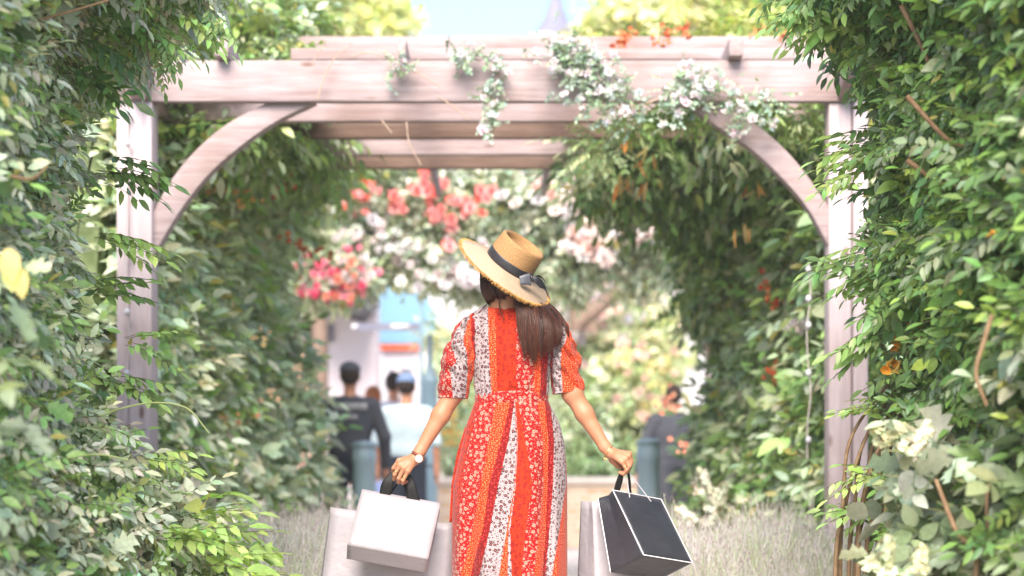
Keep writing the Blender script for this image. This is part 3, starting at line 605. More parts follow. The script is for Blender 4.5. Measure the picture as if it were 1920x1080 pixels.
climbing_rose('climbing_rose', 'climbing rose with small white blooms massed low in the middle of the far arch', [E(820, 492, YR + .4, 140, .4, 30), E(730, 440, YR + .4, 120, .3, 50), E(920, 520, YR + .8, 100, .4, 35)], 1300, TEALS,
    fl([(740, 450, 20, 34), (820, 500, 26, 30), (760, 470, 14, 30), (870, 520, 20, 20), (650, 440, 10, 25), (900, 470, 6, 20)], YR - .35, (0, 1, 2)), [(.9, .88, .9), (.92, .80, .80), (.84, .88, .84)], .06)
ar = thing('rose_arch', 'timber arch carrying the roses across the far end of the pergola', 'arch', (0, YR + .3, 0))
for x in (-2.35, 2.2):
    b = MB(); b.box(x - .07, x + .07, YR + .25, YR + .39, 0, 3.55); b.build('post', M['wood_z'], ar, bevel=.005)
b = MB(); b.box(-2.6, 2.45, YR + .26, YR + .38, 3.552, 3.7); b.build('beam', M['wood_x'], ar, bevel=.005)

# far trees
def tree(label, x, Y, h, cs, n, cols, tm, size, rt=.14, branches=None, flush=.02, inner=.25, extra=None, name='tree'):
    r = thing(name, label, 'tree', (x, Y, 0), 'trees beyond the pergola')
    b = MB(); p = bez([(x, Y, 0), (x + .06, Y, h * .5), (x - .05, Y, h)], 16); b.tube(p, np.linspace(rt, rt * .5, 16), 8)
    for c in cs[:5]: b.tube(bez([(x, Y, h * .75), ((x + c[0]) / 2, (Y + c[1]) / 2, (h * .7 + c[2]) / 2 + .1), c[:3]], 10), np.linspace(rt * .5, rt * .12, 10), 6)
    b.build('trunk', M['bark'], r, True)
    bush(r, 'crown', cs, n, tm, size, cols, inner=inner, flush=flush)
    return r
YEL = [(.62, .64, .24), (.68, .68, .36), (.50, .56, .22), (.74, .72, .5)]
tree('yellow-green tree rising above the left half of the pergola roof', -2.6, 24, 5.2, [E(620, 20, 24, 110, .9, 65), E(705, 40, 24, 60, .7, 45), E(540, 30, 24, 70, .8, 60), E(560, -60, 24, 100, .9, 60), E(460, 0, 24, 80, .9, 70)], 4200, YEL, SPR + SPB, 1.3)
tree('pale yellow tree rising above the right half of the pergola roof', 2.6, 24, 5.2, [E(1195, 45, 24, 95, .9, 45), E(1280, 30, 24, 120, .9, 60), E(1400, 30, 24, 120, .9, 70), E(1110, 66, 24, 30, .5, 18), E(1340, -50, 24, 120, .9, 60), E(1500, 10, 24, 80, .9, 60)], 5200, YEL, SPR + SPB, 1.3)
r = tree('tall blossom tree with a leaning brown limb behind the cream roses', 1.55, 23, 3.0, [E(1190, 500, 24, 60, .8, 50), E(1120, 480, 24, 60, .8, 40), E(1240, 540, 25, 50, .6, 70), E(1090, 560, 24, 40, .6, 40)], 420, [(.55, .56, .46), (.62, .58, .54), (.40, .44, .30)], SPR, 2.0, .10, inner=.1)
b = MB(); b.tube(bez([P(1082, 620, 21), P(1078, 540, 21), P(1090, 470, 21), P(1075, 420, 21)], 14), np.linspace(.09, .05, 14), 8); b.tube(bez([P(1080, 610, 21), P(1130, 570, 21), P(1180, 530, 21), P(1230, 500, 21)], 14), np.linspace(.10, .05, 14), 8); b.build('limb', M['bark'], r, True)
for cc, k in (([(.80, .74, .76), (.84, .80, .82)], 420), ([(.82, .58, .56), (.8, .66, .62)], 102)):
    flowers_on(r, 'blossom', ROSE, [(random.gauss(1140, 85), random.gauss(530, 75), random.uniform(21.5, 24.5)) for _ in range(k)], .10, cc)
def shrub(label, cs, n, cols, tm=None, size=1.7, flowers=None, cat='shrub', name='shrub', **kw):
    r = thing(name, label, cat, (cs[0][0], cs[0][1], 0), 'shrubs beyond the pergola')
    bush(r, 'leaves', cs, n, tm or (SPR + LONG), size, cols, inner=.15, **kw)
    st = MB()
    for c in cs[:4]: st.tube(bez([(cs[0][0], cs[0][1], 0), ((c[0] + cs[0][0]) / 2, c[1], c[2] * .5), c[:3]], 8), np.linspace(.04, .015, 8), 5)
    st.build('stems', M['bark'], r, True)
    if flowers:
        for spots, fc, fs in flowers: flowers_on(r, 'blooms', ROSE, spots, fs, fc)
    return r
PG = [(.55, .64, .46), (.62, .67, .52), (.46, .57, .36), (.66, .68, .56)]
shrub('wispy pale green shrub beside the right sleeve above the brick planter', [E(1110, 800, 21.6, 80, .5, 100), E(1080, 700, 22, 50, .5, 90), E(1140, 660, 22, 60, .5, 80)], 900, PG, LONG + SPR, 1.8)
shrub('bushy yellow-green shrub behind the right bollard', [E(1210, 780, 21.4, 60, .5, 110), E(1180, 700, 21.8, 60, .5, 90), E(1230, 640, 22, 45, .5, 60)], 800, [(.64, .67, .42), (.55, .62, .36), (.70, .70, .52)], SPR + SPB, 1.7, [([(random.gauss(1215, 32), random.gauss(720, 40), 20.8) for _ in range(46)], [(.75, .70, .35), (.8, .6, .5)], .06)])
shrub('low green planting spilling over the right end of the brick planter', [E(1100, 862, 21.1, 70, .3, 30), E(1190, 868, 21.1, 60, .3, 28), E(1260, 850, 21.4, 50, .3, 45)], 620, [(.40, .54, .28), (.48, .60, .36), (.34, .48, .24)], SPR + FINE, 1.5)
shrub('pale shrub with yellow blooms left of the red sleeve', [E(850, 800, 20.6, 38, .4, 95), E(870, 720, 21, 30, .4, 60), E(835, 650, 21.4, 28, .4, 50)], 520, PG + [(.5, .5, .24)], SPR, 1.5, [([(random.gauss(845, 18), random.gauss(790, 34), 20.1) for _ in range(24)], [(.85, .66, .25)], .05)])
for lab, px, Y in (('blush rose bush blooming right of the hair beyond the planter', 1090, 20.6), ('white rose bush blooming high behind the ribbon and the right shoulder', 1045, 22.4)):
    r = shrub(lab, [E(px, 600, Y + 1.4, 50, .4, 50), E(px + 40, 640, Y + 1.6, 50, .4, 50)], 260, [(.5, .52, .42), (.6, .58, .5)], SPR, 1.6, [([(random.gauss(px + 10, 34), random.gauss(600, 40), Y + .8) for _ in range(50)], [(.80, .62, .60), (.8, .74, .74), (.78, .6, .5)] if px > 1060 else [(.8, .78, .8)], .07)])

# planter wall
pl = thing('brick_planter', 'low yellow brick planter wall with a pale coping running behind the woman', 'planter', (1.2, 20.2, 0))
b = MB(); b.box(-.92, 2.6, 20.0, 20.25, 0, .70); b.box(-.92, -.68, 20.252, 23, 0, .70); b.box(2.36, 2.6, 20.252, 23, 0, .70); b.build('wall', M['brick'], pl, bevel=.006)
M['coping'] = noisy('coping_stone', (.62, .52, .44), (.72, .64, .57), 4, .8)
b = MB(); b.box(-.98, 2.66, 19.95, 20.30, .702, .785); b.build('coping', M['coping'], pl, bevel=.01)
b = MB(); b.box(-.66, 2.34, 20.26, 23, .55, .62); b.build('planting_soil', M['soil'], pl)

# buildings
bl = thing('shop_building', 'pale pink rendered building with a dark lean-to roof at the far left', 'building', (-3.2, 27, 0))
x1 = (706 - 960) / F * 26
b = MB(); b.box(-9, x1, 26, 26.7, 0, 4.6); b.build('wall', M['render_pink'], bl, bevel=.01)
b = MB(); ra = [P(560, 555, 24.6), P(612, 572, 24.6), P(684, 596, 24.6)]
b.hexa([(P(520, 545, 24.6)[0], 24.6, P(520, 560, 24.6)[2]), (ra[2][0], 24.6, P(684, 606, 24.6)[2]), (ra[2][0] + .1, 25.99, P(684, 606, 24.6)[2] + .35), (P(520, 545, 24.6)[0], 25.99, P(520, 560, 24.6)[2] + .35),
    (P(520, 535, 24.6)[0], 24.6, P(520, 535, 24.6)[2]), (ra[2][0] - .05, 24.6, P(684, 580, 24.6)[2]), (ra[2][0] + .05, 25.99, P(684, 580, 24.6)[2] + .35), (P(520, 545, 24.6)[0], 25.99, P(520, 535, 24.6)[2] + .35)])
b.build('lean_to_roof', M['dark'], bl)
wx = P(608, 640, 26); b = MB(); b.box(P(590, 0, 26)[0], P(626, 0, 26)[0], 25.94, 25.997, P(0, 642, 26)[2], P(0, 609, 26)[2]); b.build('window', M['glass'], bl, bevel=.005)
b = MB(); b.box(-4.6, -3.7, 25.95, 25.997, 0, 2.1); b.build('door', M['teal'], bl, bevel=.01)
bb = thing('blue_shopfront', 'shop with a sky-blue gabled upper board over a red fascia and white windows', 'building', (-1.6, 29.5, 0))
YS = 29.5; xl, xr = P(707, 0, YS)[0], P(800, 0, YS)[0]
b = MB(); b.prism([P(*q_, YS).xz[:] for q_ in ((706, 645), (788, 645), (818, 645), (818, 600), (806, 565), (788, 540), (755, 522), (706, 530))], YS - .06, YS - .003)
b.build('blue_board', M['blue_panel'], bb, bevel=.008)
b = MB(); b.box(xl, 3.4, YS, 38, 0, 5.2); b.build('wall', M['render_white'], bb, bevel=.01)
b = MB(); b.box(P(714, 0, YS)[0], P(786, 0, YS)[0], YS - .12, YS - .003, P(0, 657, YS)[2], P(0, 648, YS)[2]); b.build('fascia', M['red'], bb, bevel=.004)
for a, c, y0 in ((730, 737, 690), (752, 773, 690), (830, 870, 690)):
    b = MB(); b.box(P(a, 0, YS)[0], P(c, 0, YS)[0], YS - .05, YS - .003, 1.6 if c < 800 else .9, P(0, y0, YS)[2]); o = b.build('window', M['glass'], bb, bevel=.004)
b = MB(); b.box(P(712, 0, YS)[0], P(728, 0, YS)[0], YS - .04, YS - .003, 0, 2.4); b.build('door_frame', M['white'], bb, bevel=.004)
wh = thing('white_building', 'bright white rendered building showing through the blossom on the right', 'building', (7, 38, 0))
b = MB(); b.box(3.5, 16, 34, 42, 0, 4.4); b.build('wall', M['render_white'], wh, bevel=.01)
b = MB(); b.prism([(3.2, 4.402), (16.3, 4.402), (15.2, 5.2), (4.3, 5.2)], 33.8, 42.2); b.build('roof', M['dark'], wh)
for x in (4.6, 6.6, 9, 12):
    b = MB(); b.box(x, x + .9, 33.95, 33.997, 1.0, 2.5); b.build('window', M['glass'], wh, bevel=.004)
cs_ = P(1042, 60, 72)
ch = thing('church_spire', 'slim blue-grey spire far off above the pergola roof', 'spire', (cs_[0], 72, 0))
M['slate'] = noisy('blue_slate', (.14, .14, .20), (.19, .18, .24), 2, .6)
b = MB(); b.box(cs_[0] - 1., cs_[0] + 1., 71, 73, 0, cs_[2] - .3); b.build('tower', M['render_pink'], ch)
b = MB(); b.lathe([(1.1, -.297), (.8, .05), (.45, .6), (.28, 1.1), (.02, 2.4)], (cs_[0], 72, cs_[2]), 8); b.build('spire', M['slate'], ch)

# sign post, lamp column, bollards
fp = thing('finger_post', 'slim blue-grey finger post with one long arm pointing left in front of the blue shop', 'signpost', (P(790, 0, 20)[0], 20, 0))
x = P(790, 0, 20)[0]; b = MB(); b.tube([(x, 20, 0), (x, 20, P(0, 545, 20)[2])], .022, 10); b.build('pole', M['teal'], fp, True)
b = MB(); z0, z1 = P(0, 620, 20)[2], P(0, 606, 20)[2]; xa = P(655, 0, 20)[0]
b.prism([(xa, (z0 + z1) / 2), (xa + .06, z0), (x - .024, z0), (x - .024, z1), (xa + .06, z1)], 19.985, 20.015); b.build('sign_arm', M['arm_grey'], fp)
b = MB(); b.box(P(733, 0, 20)[0], P(768, 0, 20)[0], 19.978, 19.984, z0 + .012, z1 - .012); b.build('white_label', M['white'], fp)
b = MB(); b.box(P(660, 0, 20)[0], P(671, 0, 20)[0], 19.978, 19.984, z0 + .012, z1 - .012); b.build('white_label', M['white'], fp)
lp = thing('lamp_column', 'stout blue-grey lamp column standing right behind the left elbow', 'lamp post', (P(806, 0, 18)[0], 18, 0))
x = P(806, 0, 18)[0]; b = MB(); b.lathe([(.075, 0), (.075, 1.70), (.085, 1.71), (.085, 1.76), (.045, 1.82), (.028, 1.9), (.026, 2.15), (.04, 2.17), (.01, 2.2)], (x, 18, 0), 20); b.build('column', M['teal'], lp, True)
b = MB(); b.box(x - .05, x + .05, 17.90, 17.926, .9, 1.35); b.build('access_door', M['teal'], lp, bevel=.004)
for px, py, lab in ((683, 826, 'blue-grey bollard with a domed cap beside the man in the dark jacket'), (1216, 821, 'blue-grey bollard with a domed cap above the black bag')):
    Yb = 14.7; c = P(px, 900, Yb); zt = P(0, py, Yb)[2]
    r = thing('bollard', lab, 'bollard', (c[0], Yb, 0), 'bollards at the path end')
    b = MB(); b.lathe([(.115, 0), (.115, .12), (.094, .16), (.092, zt - .19), (.098, zt - .18), (.098, zt - .10), (.092, zt - .095), (.092, zt - .052)], (c[0], Yb, 0), 28); b.build('shaft', M['bollard'], r, True)
    b = MB(); b.lathe([(.092, zt - .05), (.108, zt - .045), (.108, zt - .03), (.075, zt - .012), (.02, zt)], (c[0], Yb, 0), 28); b.build('cap', M['bollard'], r, True)

# ---------------------------------------------------------------- lavender
M['lav'] = leaf_mat('lavender', .7, .5, .2, (1., 1., 1.))
LT = [t_lavender(i) for i in range(5)]
def lavender(lab, xs, ys, n, cols):
    p = np.stack([rng.uniform(*xs, n), rng.uniform(*ys, n), np.zeros(n)], 1)
    d = np.tile([1., 0, 0], (n, 1)) + .8 * rng.standard_normal((n, 3)) * [1, 1, .08]; up = np.tile([0, 0, 1.], (n, 1)) + .12 * rng.standard_normal((n, 3))
    o = scatter('lavender', LT, [1] * 5, p, d, up, rng.uniform(.85, 1.22, n) * (1 + .5 * fbm(p, 2.2)), palette(n, cols, jit=.1), M['lav'], None, leafvar=.1)
    tag(o, lab, 'lavender', kind='stuff'); return o
LC = [(.93, .90, .82), (.95, .92, .88), (.68, .76, .50), (.92, .87, .86)]
lavender('pale silvery lavender bed left of the path below the left climber', (-2.3, -.95), (8.4, 14.5), 1500, LC)
lavender('pale silvery lavender bed right of the path below the right climber', (.80, 2.3), (8.4, 14.5), 1700, LC)
hq = thing('hydrangea', 'pale cream conical flower heads standing behind the black bag in the lavender', 'shrub', (1.35, 12.2, 0))
for px, py in ((1320, 925), (1335, 955), (1345, 940), (1300, 985), (1330, 985), (1370, 975)):
    flowers_on(hq, 'flower_head', PAN, [(px, py, 11.9)], 1.2, [(.60, .62, .42), (.74, .74, .6)], up=(0, -.2, 1))
bush(hq, 'leaves', [E(1330, 1010, 12.1, 70, .25, 40)], 110, SPB, 1.1, [(.3, .36, .2), (.2, .28, .12)])

# ---------------------------------------------------------------- thin haze over the distance, added to lift its dark tones
b = MB(); b.box(-90, 90, -30, 110, -1.2, 25); hz_m = bpy.data.materials.new('haze'); hz_m.use_nodes = True; ht = hz_m.node_tree; ht.nodes.clear()
hv = ht.nodes.new('ShaderNodeVolumePrincipled'); hv.inputs['Color'].default_value = (.92, .90, .88, 1); hv.inputs['Density'].default_value = .0018; hv.inputs['Anisotropy'].default_value = 0.
ho = ht.nodes.new('ShaderNodeOutputMaterial'); ht.links.new(hv.outputs[0], ho.inputs['Volume']); tag(b.build('haze', hz_m), 'faint pale haze added to lift dark tones and soften everything beyond the pergola', 'haze', kind='stuff')
# ================================================================ FIGURES
def axis(segs):
    out = []
    for a, c, s in segs: out += list(np.arange(a, c - s * .3, s))
    out.append(segs[-1][1]); return np.array(out)
def sdf_mesh(name, prims, xs, ys, zs, mat, parent):
    """prims: ('c', a, b, ra, rb, k) tapered capsule | ('e', centre, radii, k[, rot3x3]) ellipsoid; smooth union, then surface nets"""
    D = np.full((len(xs), len(ys), len(zs)), .5, np.float32)
    for p in prims:
        if p[0] == 'c':
            _, a, c, ra, rb, k = p; a = np.array(a, float); c = np.array(c, float); rm = max(ra, rb) + k + .02
            lo = np.minimum(a, c) - rm; hi = np.maximum(a, c) + rm
        else:
            a = np.array(p[1], float); rad = np.array(p[2], float); k = p[3]; Rm = np.array(p[4]) if len(p) > 4 else None
            rm = rad.max() + k + .02 if Rm is not None else rad + k + .02; lo = a - rm; hi = a + rm
        sl = [slice(max(0, np.searchsorted(ax, lo[i]) - 1), np.searchsorted(ax, hi[i]) + 1) for i, ax in enumerate((xs, ys, zs))]
        X, Y, Z = np.meshgrid(xs[sl[0]], ys[sl[1]], zs[sl[2]], indexing='ij')
        if X.size == 0: continue
        if p[0] == 'c':
            ab = c - a; L = ab @ ab + 1e-12; t = np.clip(((X - a[0]) * ab[0] + (Y - a[1]) * ab[1] + (Z - a[2]) * ab[2]) / L, 0, 1)
            d = np.sqrt((X - a[0] - t * ab[0]) ** 2 + (Y - a[1] - t * ab[1]) ** 2 + (Z - a[2] - t * ab[2]) ** 2) - (ra + (rb - ra) * t)
        else:
            q = np.stack([X - a[0], Y - a[1], Z - a[2]], -1)
            if Rm is not None: q = q @ Rm
            k0 = np.linalg.norm(q / rad, axis=-1); k1 = np.linalg.norm(q / rad ** 2, axis=-1) + 1e-9; d = k0 * (k0 - 1) / k1
        o = D[sl[0], sl[1], sl[2]]; h = np.clip(.5 + .5 * (o - d) / k, 0, 1)
        D[sl[0], sl[1], sl[2]] = o * (1 - h) + d * h - k * h * (1 - h)
    S = D < 0; nx, ny, nz_ = D.shape
    cnt = np.zeros((nx - 1, ny - 1, nz_ - 1), np.int8)
    for i in (0, 1):
        for j in (0, 1):
            for k in (0, 1): cnt += S[i:nx - 1 + i, j:ny - 1 + j, k:nz_ - 1 + k]
    act = np.argwhere((cnt > 0) & (cnt < 8)); idx = np.full(cnt.shape, -1, np.int32); idx[tuple(act.T)] = np.arange(len(act))
    acc = np.zeros((len(act), 3)); num = np.zeros(len(act)); AX = (xs, ys, zs)
    for ax in range(3):
        o1, o2 = [q for q in range(3) if q != ax]
        for u in (0, 1):
            for v in (0, 1):
                a = act.copy(); a[:, o1] += u; a[:, o2] += v; c = a.copy(); c[:, ax] += 1
                d0 = D[tuple(a.T)].astype(float); d1 = D[tuple(c.T)].astype(float); m = (d0 < 0) != (d1 < 0)
                t_ = np.where(m, d0 / np.where(m, d0 - d1, 1), 0); pt = np.stack([AX[q][a[:, q]] for q in range(3)], 1)
                pt[:, ax] += t_ * (AX[ax][c[:, ax]] - AX[ax][a[:, ax]]); acc[m] += pt[m]; num[m] += 1
    V = acc / np.maximum(num, 1)[:, None]; Q = []
    for ax in range(3):
        o1, o2 = (ax + 1) % 3, (ax + 2) % 3
        s0 = [slice(None)] * 3; s1 = [slice(None)] * 3; s0[ax] = slice(0, -1); s1[ax] = slice(1, None)
        A = S[tuple(s0)]; Bq = S[tuple(s1)]; e = np.argwhere(A != Bq); e = e[(e[:, o1] > 0) & (e[:, o2] > 0) & (e[:, o1] < D.shape[o1] - 1) & (e[:, o2] < D.shape[o2] - 1)]
        sg = A[tuple(e.T)]; c4 = []
        for u, v in ((1, 1), (0, 1), (0, 0), (1, 0)):
            c = e.copy(); c[:, o1] -= u; c[:, o2] -= v; c4.append(idx[tuple(c.T)])
        q = np.stack(c4, 1); q[~sg] = q[~sg][:, ::-1]; Q.append(q)
    return npmesh(name, V, np.vstack(Q), mat, parent)

def skin(name, c, c2):
    t = NT(name); g = t.n('NewGeometry'); nz = t.n('TexNoise'); t.set(nz, 'Vector', g.outputs['Position']); t.set(nz, 'Scale', 14.); t.set(nz, 'Detail', 5.)
    n2 = t.n('TexNoise'); t.set(n2, 'Vector', g.outputs['Position']); t.set(n2, 'Scale', 300.)
    p = t.pbr(t.mix(t.ramp(nz.outputs[0], [(.35, 0.), (.7, 1.)]), c, c2), .5, t.bump(n2.outputs[0], .12, .001), .4)
    p.inputs['Subsurface Weight'].default_value = .12; p.inputs['Subsurface Radius'].default_value = (.01, .004, .002); return t.m
M['skin'] = skin('skin', (.37, .165, .088), (.43, .20, .115)); M['skin_far'] = skin('skin_far', (.50, .23, .14), (.54, .26, .16))

# ---- joints of the woman, hers seen from behind; x/z from the picture plane at her own depth
Y0 = YW
def W(px, py, dy=0.): return PN(px, py, Y0) * 1.0 + np.array([0, dy, 0])
def Wd(px, py, dy):    # a point seen at px,py but dy nearer/farther
    return PN(px, py, Y0 + dy)
woman = thing('person', 'woman seen from behind in a red floral dress and straw hat holding bags', 'person', (0, Y0, 0))
pr = []
c_ = lambda a, b_, ra, rb, k=.02: pr.append(('c', a, b_, ra, rb, k))
e_ = lambda c, r, k=.02, Rm=None: pr.append(('e', c, r, k) if Rm is None else ('e', c, r, k, Rm))
e_(W(960, 760), (.118, .085, .10), .04); e_(W(960, 700), (.115, .08, .13), .04); e_(W(960, 640), (.135, .085, .13), .05)
e_(W(958, 820, .0), (.155, .105, .12), .05); c_(W(905, 612), W(1018, 612), .046, .046, .04)
nk = W(944, 572, .0); hd = np.array([-.040, Y0 + .015, 1.615])
c_(W(950, 600, .01), nk + [0, 0, .02], .062, .054, .04); c_(nk, hd + [.0, .0, -.06], .053, .052, .02)
face = np.array([-.62, .74, .26]); face /= np.linalg.norm(face)     # she looks away and to the left, chin a little up
sidev = np.cross(face, [0, 0, 1.]); sidev /= np.linalg.norm(sidev); upv = np.cross(sidev, face)
HR = np.stack([sidev, face, upv], 1); hp = lambda x, y, z: hd + HR @ np.array([x, y, z])
e_(hd + HR @ np.array([0, -.012, .03]), (.074, .092, .085), .02, HR)
e_(hp(0, .028, -.035), (.056, .062, .075), .03, HR); e_(hp(0, .05, -.088), (.026, .026, .022), .02, HR)
c_(hp(0, .088, .005), hp(0, .106, -.030), .008, .013, .008); 
for s in (-1, 1):
    c_(hp(s * .014, .096, -.032), hp(s * .013, .09, -.034), .008, .008, .005); e_(hp(s * .04, .066, -.02), (.022, .018, .02), .02, HR)
    e_(hp(s * .03, .080, .008), (.013, .012, .011), .004, HR); e_(hp(s * .070, -.005, -.01), (.008, .016, .028), .006, HR)
    c_(hp(s * .014, .089, .026), hp(s * .046, .076, .026), .007, .005, .008)
c_(hp(-.018, .088, -.060), hp(.018, .088, -.060), .007, .007, .006); c_(hp(-.014, .087, -.070), hp(.014, .087, -.070), .008, .008, .006)
# arms
def hand(wr, mcp, pip, dip, tip, thumb, rads, elbow, pw):
    for j in range(4):
        c_(wr + (mcp[j] - wr) * .12, mcp[j], .0165, .0115, .010)
        r0, r1, r2, r3 = rads[j]; k = .0035
        c_(mcp[j], pip[j], r0, r1, k); c_(pip[j], dip[j], r1, r2, k); c_(dip[j], tip[j], r2, r3, k); e_(mcp[j], (.0105,) * 3, .006)
    c_(thumb[0], thumb[1], .016, .0125, .010); c_(thumb[1], thumb[2], .0115, .010, .004); c_(thumb[2], thumb[3], .010, .0085, .004)
FR = [(.0098, .0092, .0082, .0072), (.0098, .0092, .0084, .0074), (.0094, .0088, .0080, .0070), (.0086, .0080, .0072, .0064)]
shL, elL, wrL = W(882, 612, .0), W(850, 738, -.01), W(789, 845, -.035)
shR, elR, wrR = W(1040, 612, .0), W(1073, 738, -.01), W(1133, 838, -.035)
for sh, el, wr in ((shL, elL, wrL), (shR, elR, wrR)):
    c_(sh, el, .046, .040, .03); m = el * .62 + wr * .38 + np.array([0, 0, 0]); c_(el, m, .0405, .0365, .02); c_(m, wr, .0365, .0245, .02); e_(el + [0, -.008, 0], (.036, .034, .036), .02)
# her left hand (picture left): back of the hand towards us, fingers hooked down round the handles
mL = [Wd(748, 864, -.035), Wd(750, 872, -.055), Wd(757, 878, -.063), Wd(765, 883, -.060)]
pL = [Wd(738, 878, -.030), Wd(740, 890, -.050), Wd(747.5, 897, -.060), Wd(755.5, 901, -.058)]
dL = [Wd(737, 888, -.010), Wd(739, 898, -.030), Wd(747, 904, -.038), Wd(755, 906, -.040)]
tL = [Wd(745, 890, .006), Wd(746, 898, -.010), Wd(754, 902, -.016), Wd(763, 903, -.020)]
hand(W(782, 857, -.042), mL, pL, dL, tL, [Wd(775, 868, -.01), Wd(757, 876, .012), Wd(745, 884, .016), Wd(738, 888, .004)], FR, elL, 0)
c_(wrL, W(780, 860, -.045), .0235, .024, .012)
mR = [Wd(1180, 851, -.012), Wd(1178, 855, -.034), Wd(1173, 860, -.050), Wd(1166, 866, -.056)]
pR = [Wd(1184, 866, -.008), Wd(1182, 870, -.030), Wd(1180, 874, -.048), Wd(1175, 881, -.056)]
dR = [Wd(1180, 878, .000), Wd(1178, 883, -.018), Wd(1174, 886, -.036), Wd(1169, 889, -.046)]
tR = [Wd(1170, 880, .004), Wd(1168, 883, -.010), Wd(1165, 885, -.024), Wd(1161, 886, -.034)]
hand(W(1142, 848, -.042), mR, pR, dR, tR, [Wd(1148, 862, -.018), Wd(1158, 872, .000), Wd(1166, 877, .008), Wd(1174, 879, .012)], FR, elR, 0)
c_(wrR, W(1143, 850, -.042), .0235, .024, .012)
# legs, hidden by the dress and the frame but standing on the path
for s, fy in ((-1, .10), (1, -.12)):
    hip = np.array([.0 + s * .085, Y0, .92]); kn = np.array([s * .09, Y0 + fy * .6 + .03, .50]); an = np.array([s * .085, Y0 + fy, .10])
    c_(hip, kn, .082, .055, .04); c_(kn, kn * .65 + an * .35 + [0, -.012, 0], .05, .053, .02); c_(kn * .65 + an * .35 + [0, -.012, 0], an, .05, .034, .02); c_(an - [0, .015, .045], an + [0, .15, -.07], .033, .024, .02)
xs = axis([(-.54, -.345, .0022), (-.345, -.14, .006), (-.14, .07, .0032), (.07, .355, .006), (.355, .53, .0022)])
zs = axis([(0.0, .70, .012), (.70, .90, .0022), (.90, 1.44, .006), (1.44, 1.74, .0032)])
ys = axis([(7.22, 7.46, .006), (7.46, 7.70, .0032), (7.70, 7.86, .012)])
sdf_mesh('body', pr, xs, ys, zs, M['skin'], woman)
body_prims = list(pr)

# ---- dress cloth: stripes of five prints, chosen by a stripe coordinate carried in the UVs
OFp, RFp, ODp, DRp, WTp = 0., .2, .4, .6, .8
def dress_mat(name, types):
    t = NT(name); us = t.n('UVMap', uv_map='stripe'); uc = t.n('UVMap', uv_map='cloth'); s = t.n('SeparateXYZ'); t.set(s, 'i0', us.outputs[0])
    N = len(types); f = t.math('DIVIDE', s.outputs[0], float(N)); ty = t.ramp(f, [(i / N, v) for i, v in enumerate(types)], 'CONSTANT')
    def cells(scale, rnd=1.):
        v = t.n('TexVoronoi', voronoi_dimensions='2D'); t.set(v, 'Vector', uc.outputs[0]); t.set(v, 'Scale', float(scale)); t.set(v, 'Randomness', rnd); return v
    def flower(scale, r0, pet, n=5, rnd=.85):
        v = cells(scale, rnd); d = t.n('VectorMath', operation='SUBTRACT'); t.set(d, 'i0', uc.outputs[0]); t.set(d, 'i1', v.outputs['Position'])
        q = t.n('SeparateXYZ'); t.set(q, 'i0', d.outputs[0]); cs = t.n('SeparateColor'); t.set(cs, 'i0', v.outputs['Color'])
        a = t.math('ADD', t.math('MULTIPLY', t.math('ARCTAN2', q.outputs[1], q.outputs[0]), float(n)), t.math('MULTIPLY', cs.outputs[1], 6.28))
        r = t.math('MULTIPLY', t.math('MULTIPLY_ADD', t.math('COSINE', a), pet, 1.), t.math('MULTIPLY_ADD', cs.outputs[0], r0 * .75, r0 * .45))
        dist = v.outputs['Distance']; out = t.math('LESS_THAN', dist, r); inn = t.math('LESS_THAN', dist, t.math('MULTIPLY', r, .36)); return out, inn
    def dots(scale, r, rnd=.8): v = cells(scale, rnd); return t.math('LESS_THAN', v.outputs['Distance'], r)
    cream = (.38, .27, .21); red = (.33, .0012, .001); org = (.50, .026, .001); dred = (.18, .001, .0012); blk = (.03, .010, .014); wht = (.36, .295, .30)
    o1, i1 = flower(46, .34, .13); OF = t.mix(o1, org, (.20, .004, .003)); OF = t.mix(i1, OF, org); OF = t.mix(dots(110, .22, 1.), OF, (.22, .004, .003))
    o2, i2 = flower(46, .31, .13); RF = t.mix(dots(90, .15, 1.), red, cream); RF = t.mix(o2, RF, cream); RF = t.mix(i2, RF, (.6, .05, .03))
    OD = t.mix(dots(112, .20), org, (.72, .32, .14))
    o4, i4 = flower(80, .22, .3, 3); DR = t.mix(o4, dred, (.68, .05, .04)); DR = t.mix(i4, DR, dred)
    o5, i5 = flower(56, .33, .13); WT = t.mix(dots(96, .17, 1.), wht, blk); WT = t.mix(o5, WT, blk); WT = t.mix(i5, WT, (.45, .12, .12))
    col = OF
    for th, c in ((.1, RF), (.3, OD), (.5, DR), (.7, WT)): col = t.mix(t.math('GREATER_THAN', ty, th), col, c)
    wv = t.n('TexNoise'); t.set(wv, 'Vector', uc.outputs[0]); t.set(wv, 'Scale', 900.)
    p = t.pbr(col, .8, t.bump(wv.outputs[0], .15, .0008), .25); p.inputs['Sheen Weight'].default_value = .15
    tr = t.n('BsdfTranslucent'); t.set(tr, 'Color', col); mx = t.n('MixShader'); mx.inputs[0].default_value = .18
    t.t.links.new(p.outputs[0], mx.inputs[1]); t.t.links.new(tr.outputs[0], mx.inputs[2]); t.t.links.new(mx.outputs[0], t.out.inputs[0]); return t.m
SK = {756: [880, 895, 929, 957, 965, 965.2, 965.4, 965.6, 970.5, 1007, 1021, 1031, 1040, 1066], 827: [855, 880.5, 916, 939, 953, 969.5, 969.6, 969.7, 984, 1016.5, 1028, 1038, 1057.6, 1085],
      908: [832, 864, 901.5, 916, 934, 965.6, 965.8, 966, 998, 1018, 1026, 1036, 1059.6, 1088], 989: [820, 856, 887, 906, 918, 951.7, 954, 955, 986, 1010, 1023, 1030, 1047, 1088],
      1080: [825, 846.5, 862.7, 880.5, 898, 934, 951.7, 959, 976, 1000, 1016.5, 1021, 1033, 1088]}
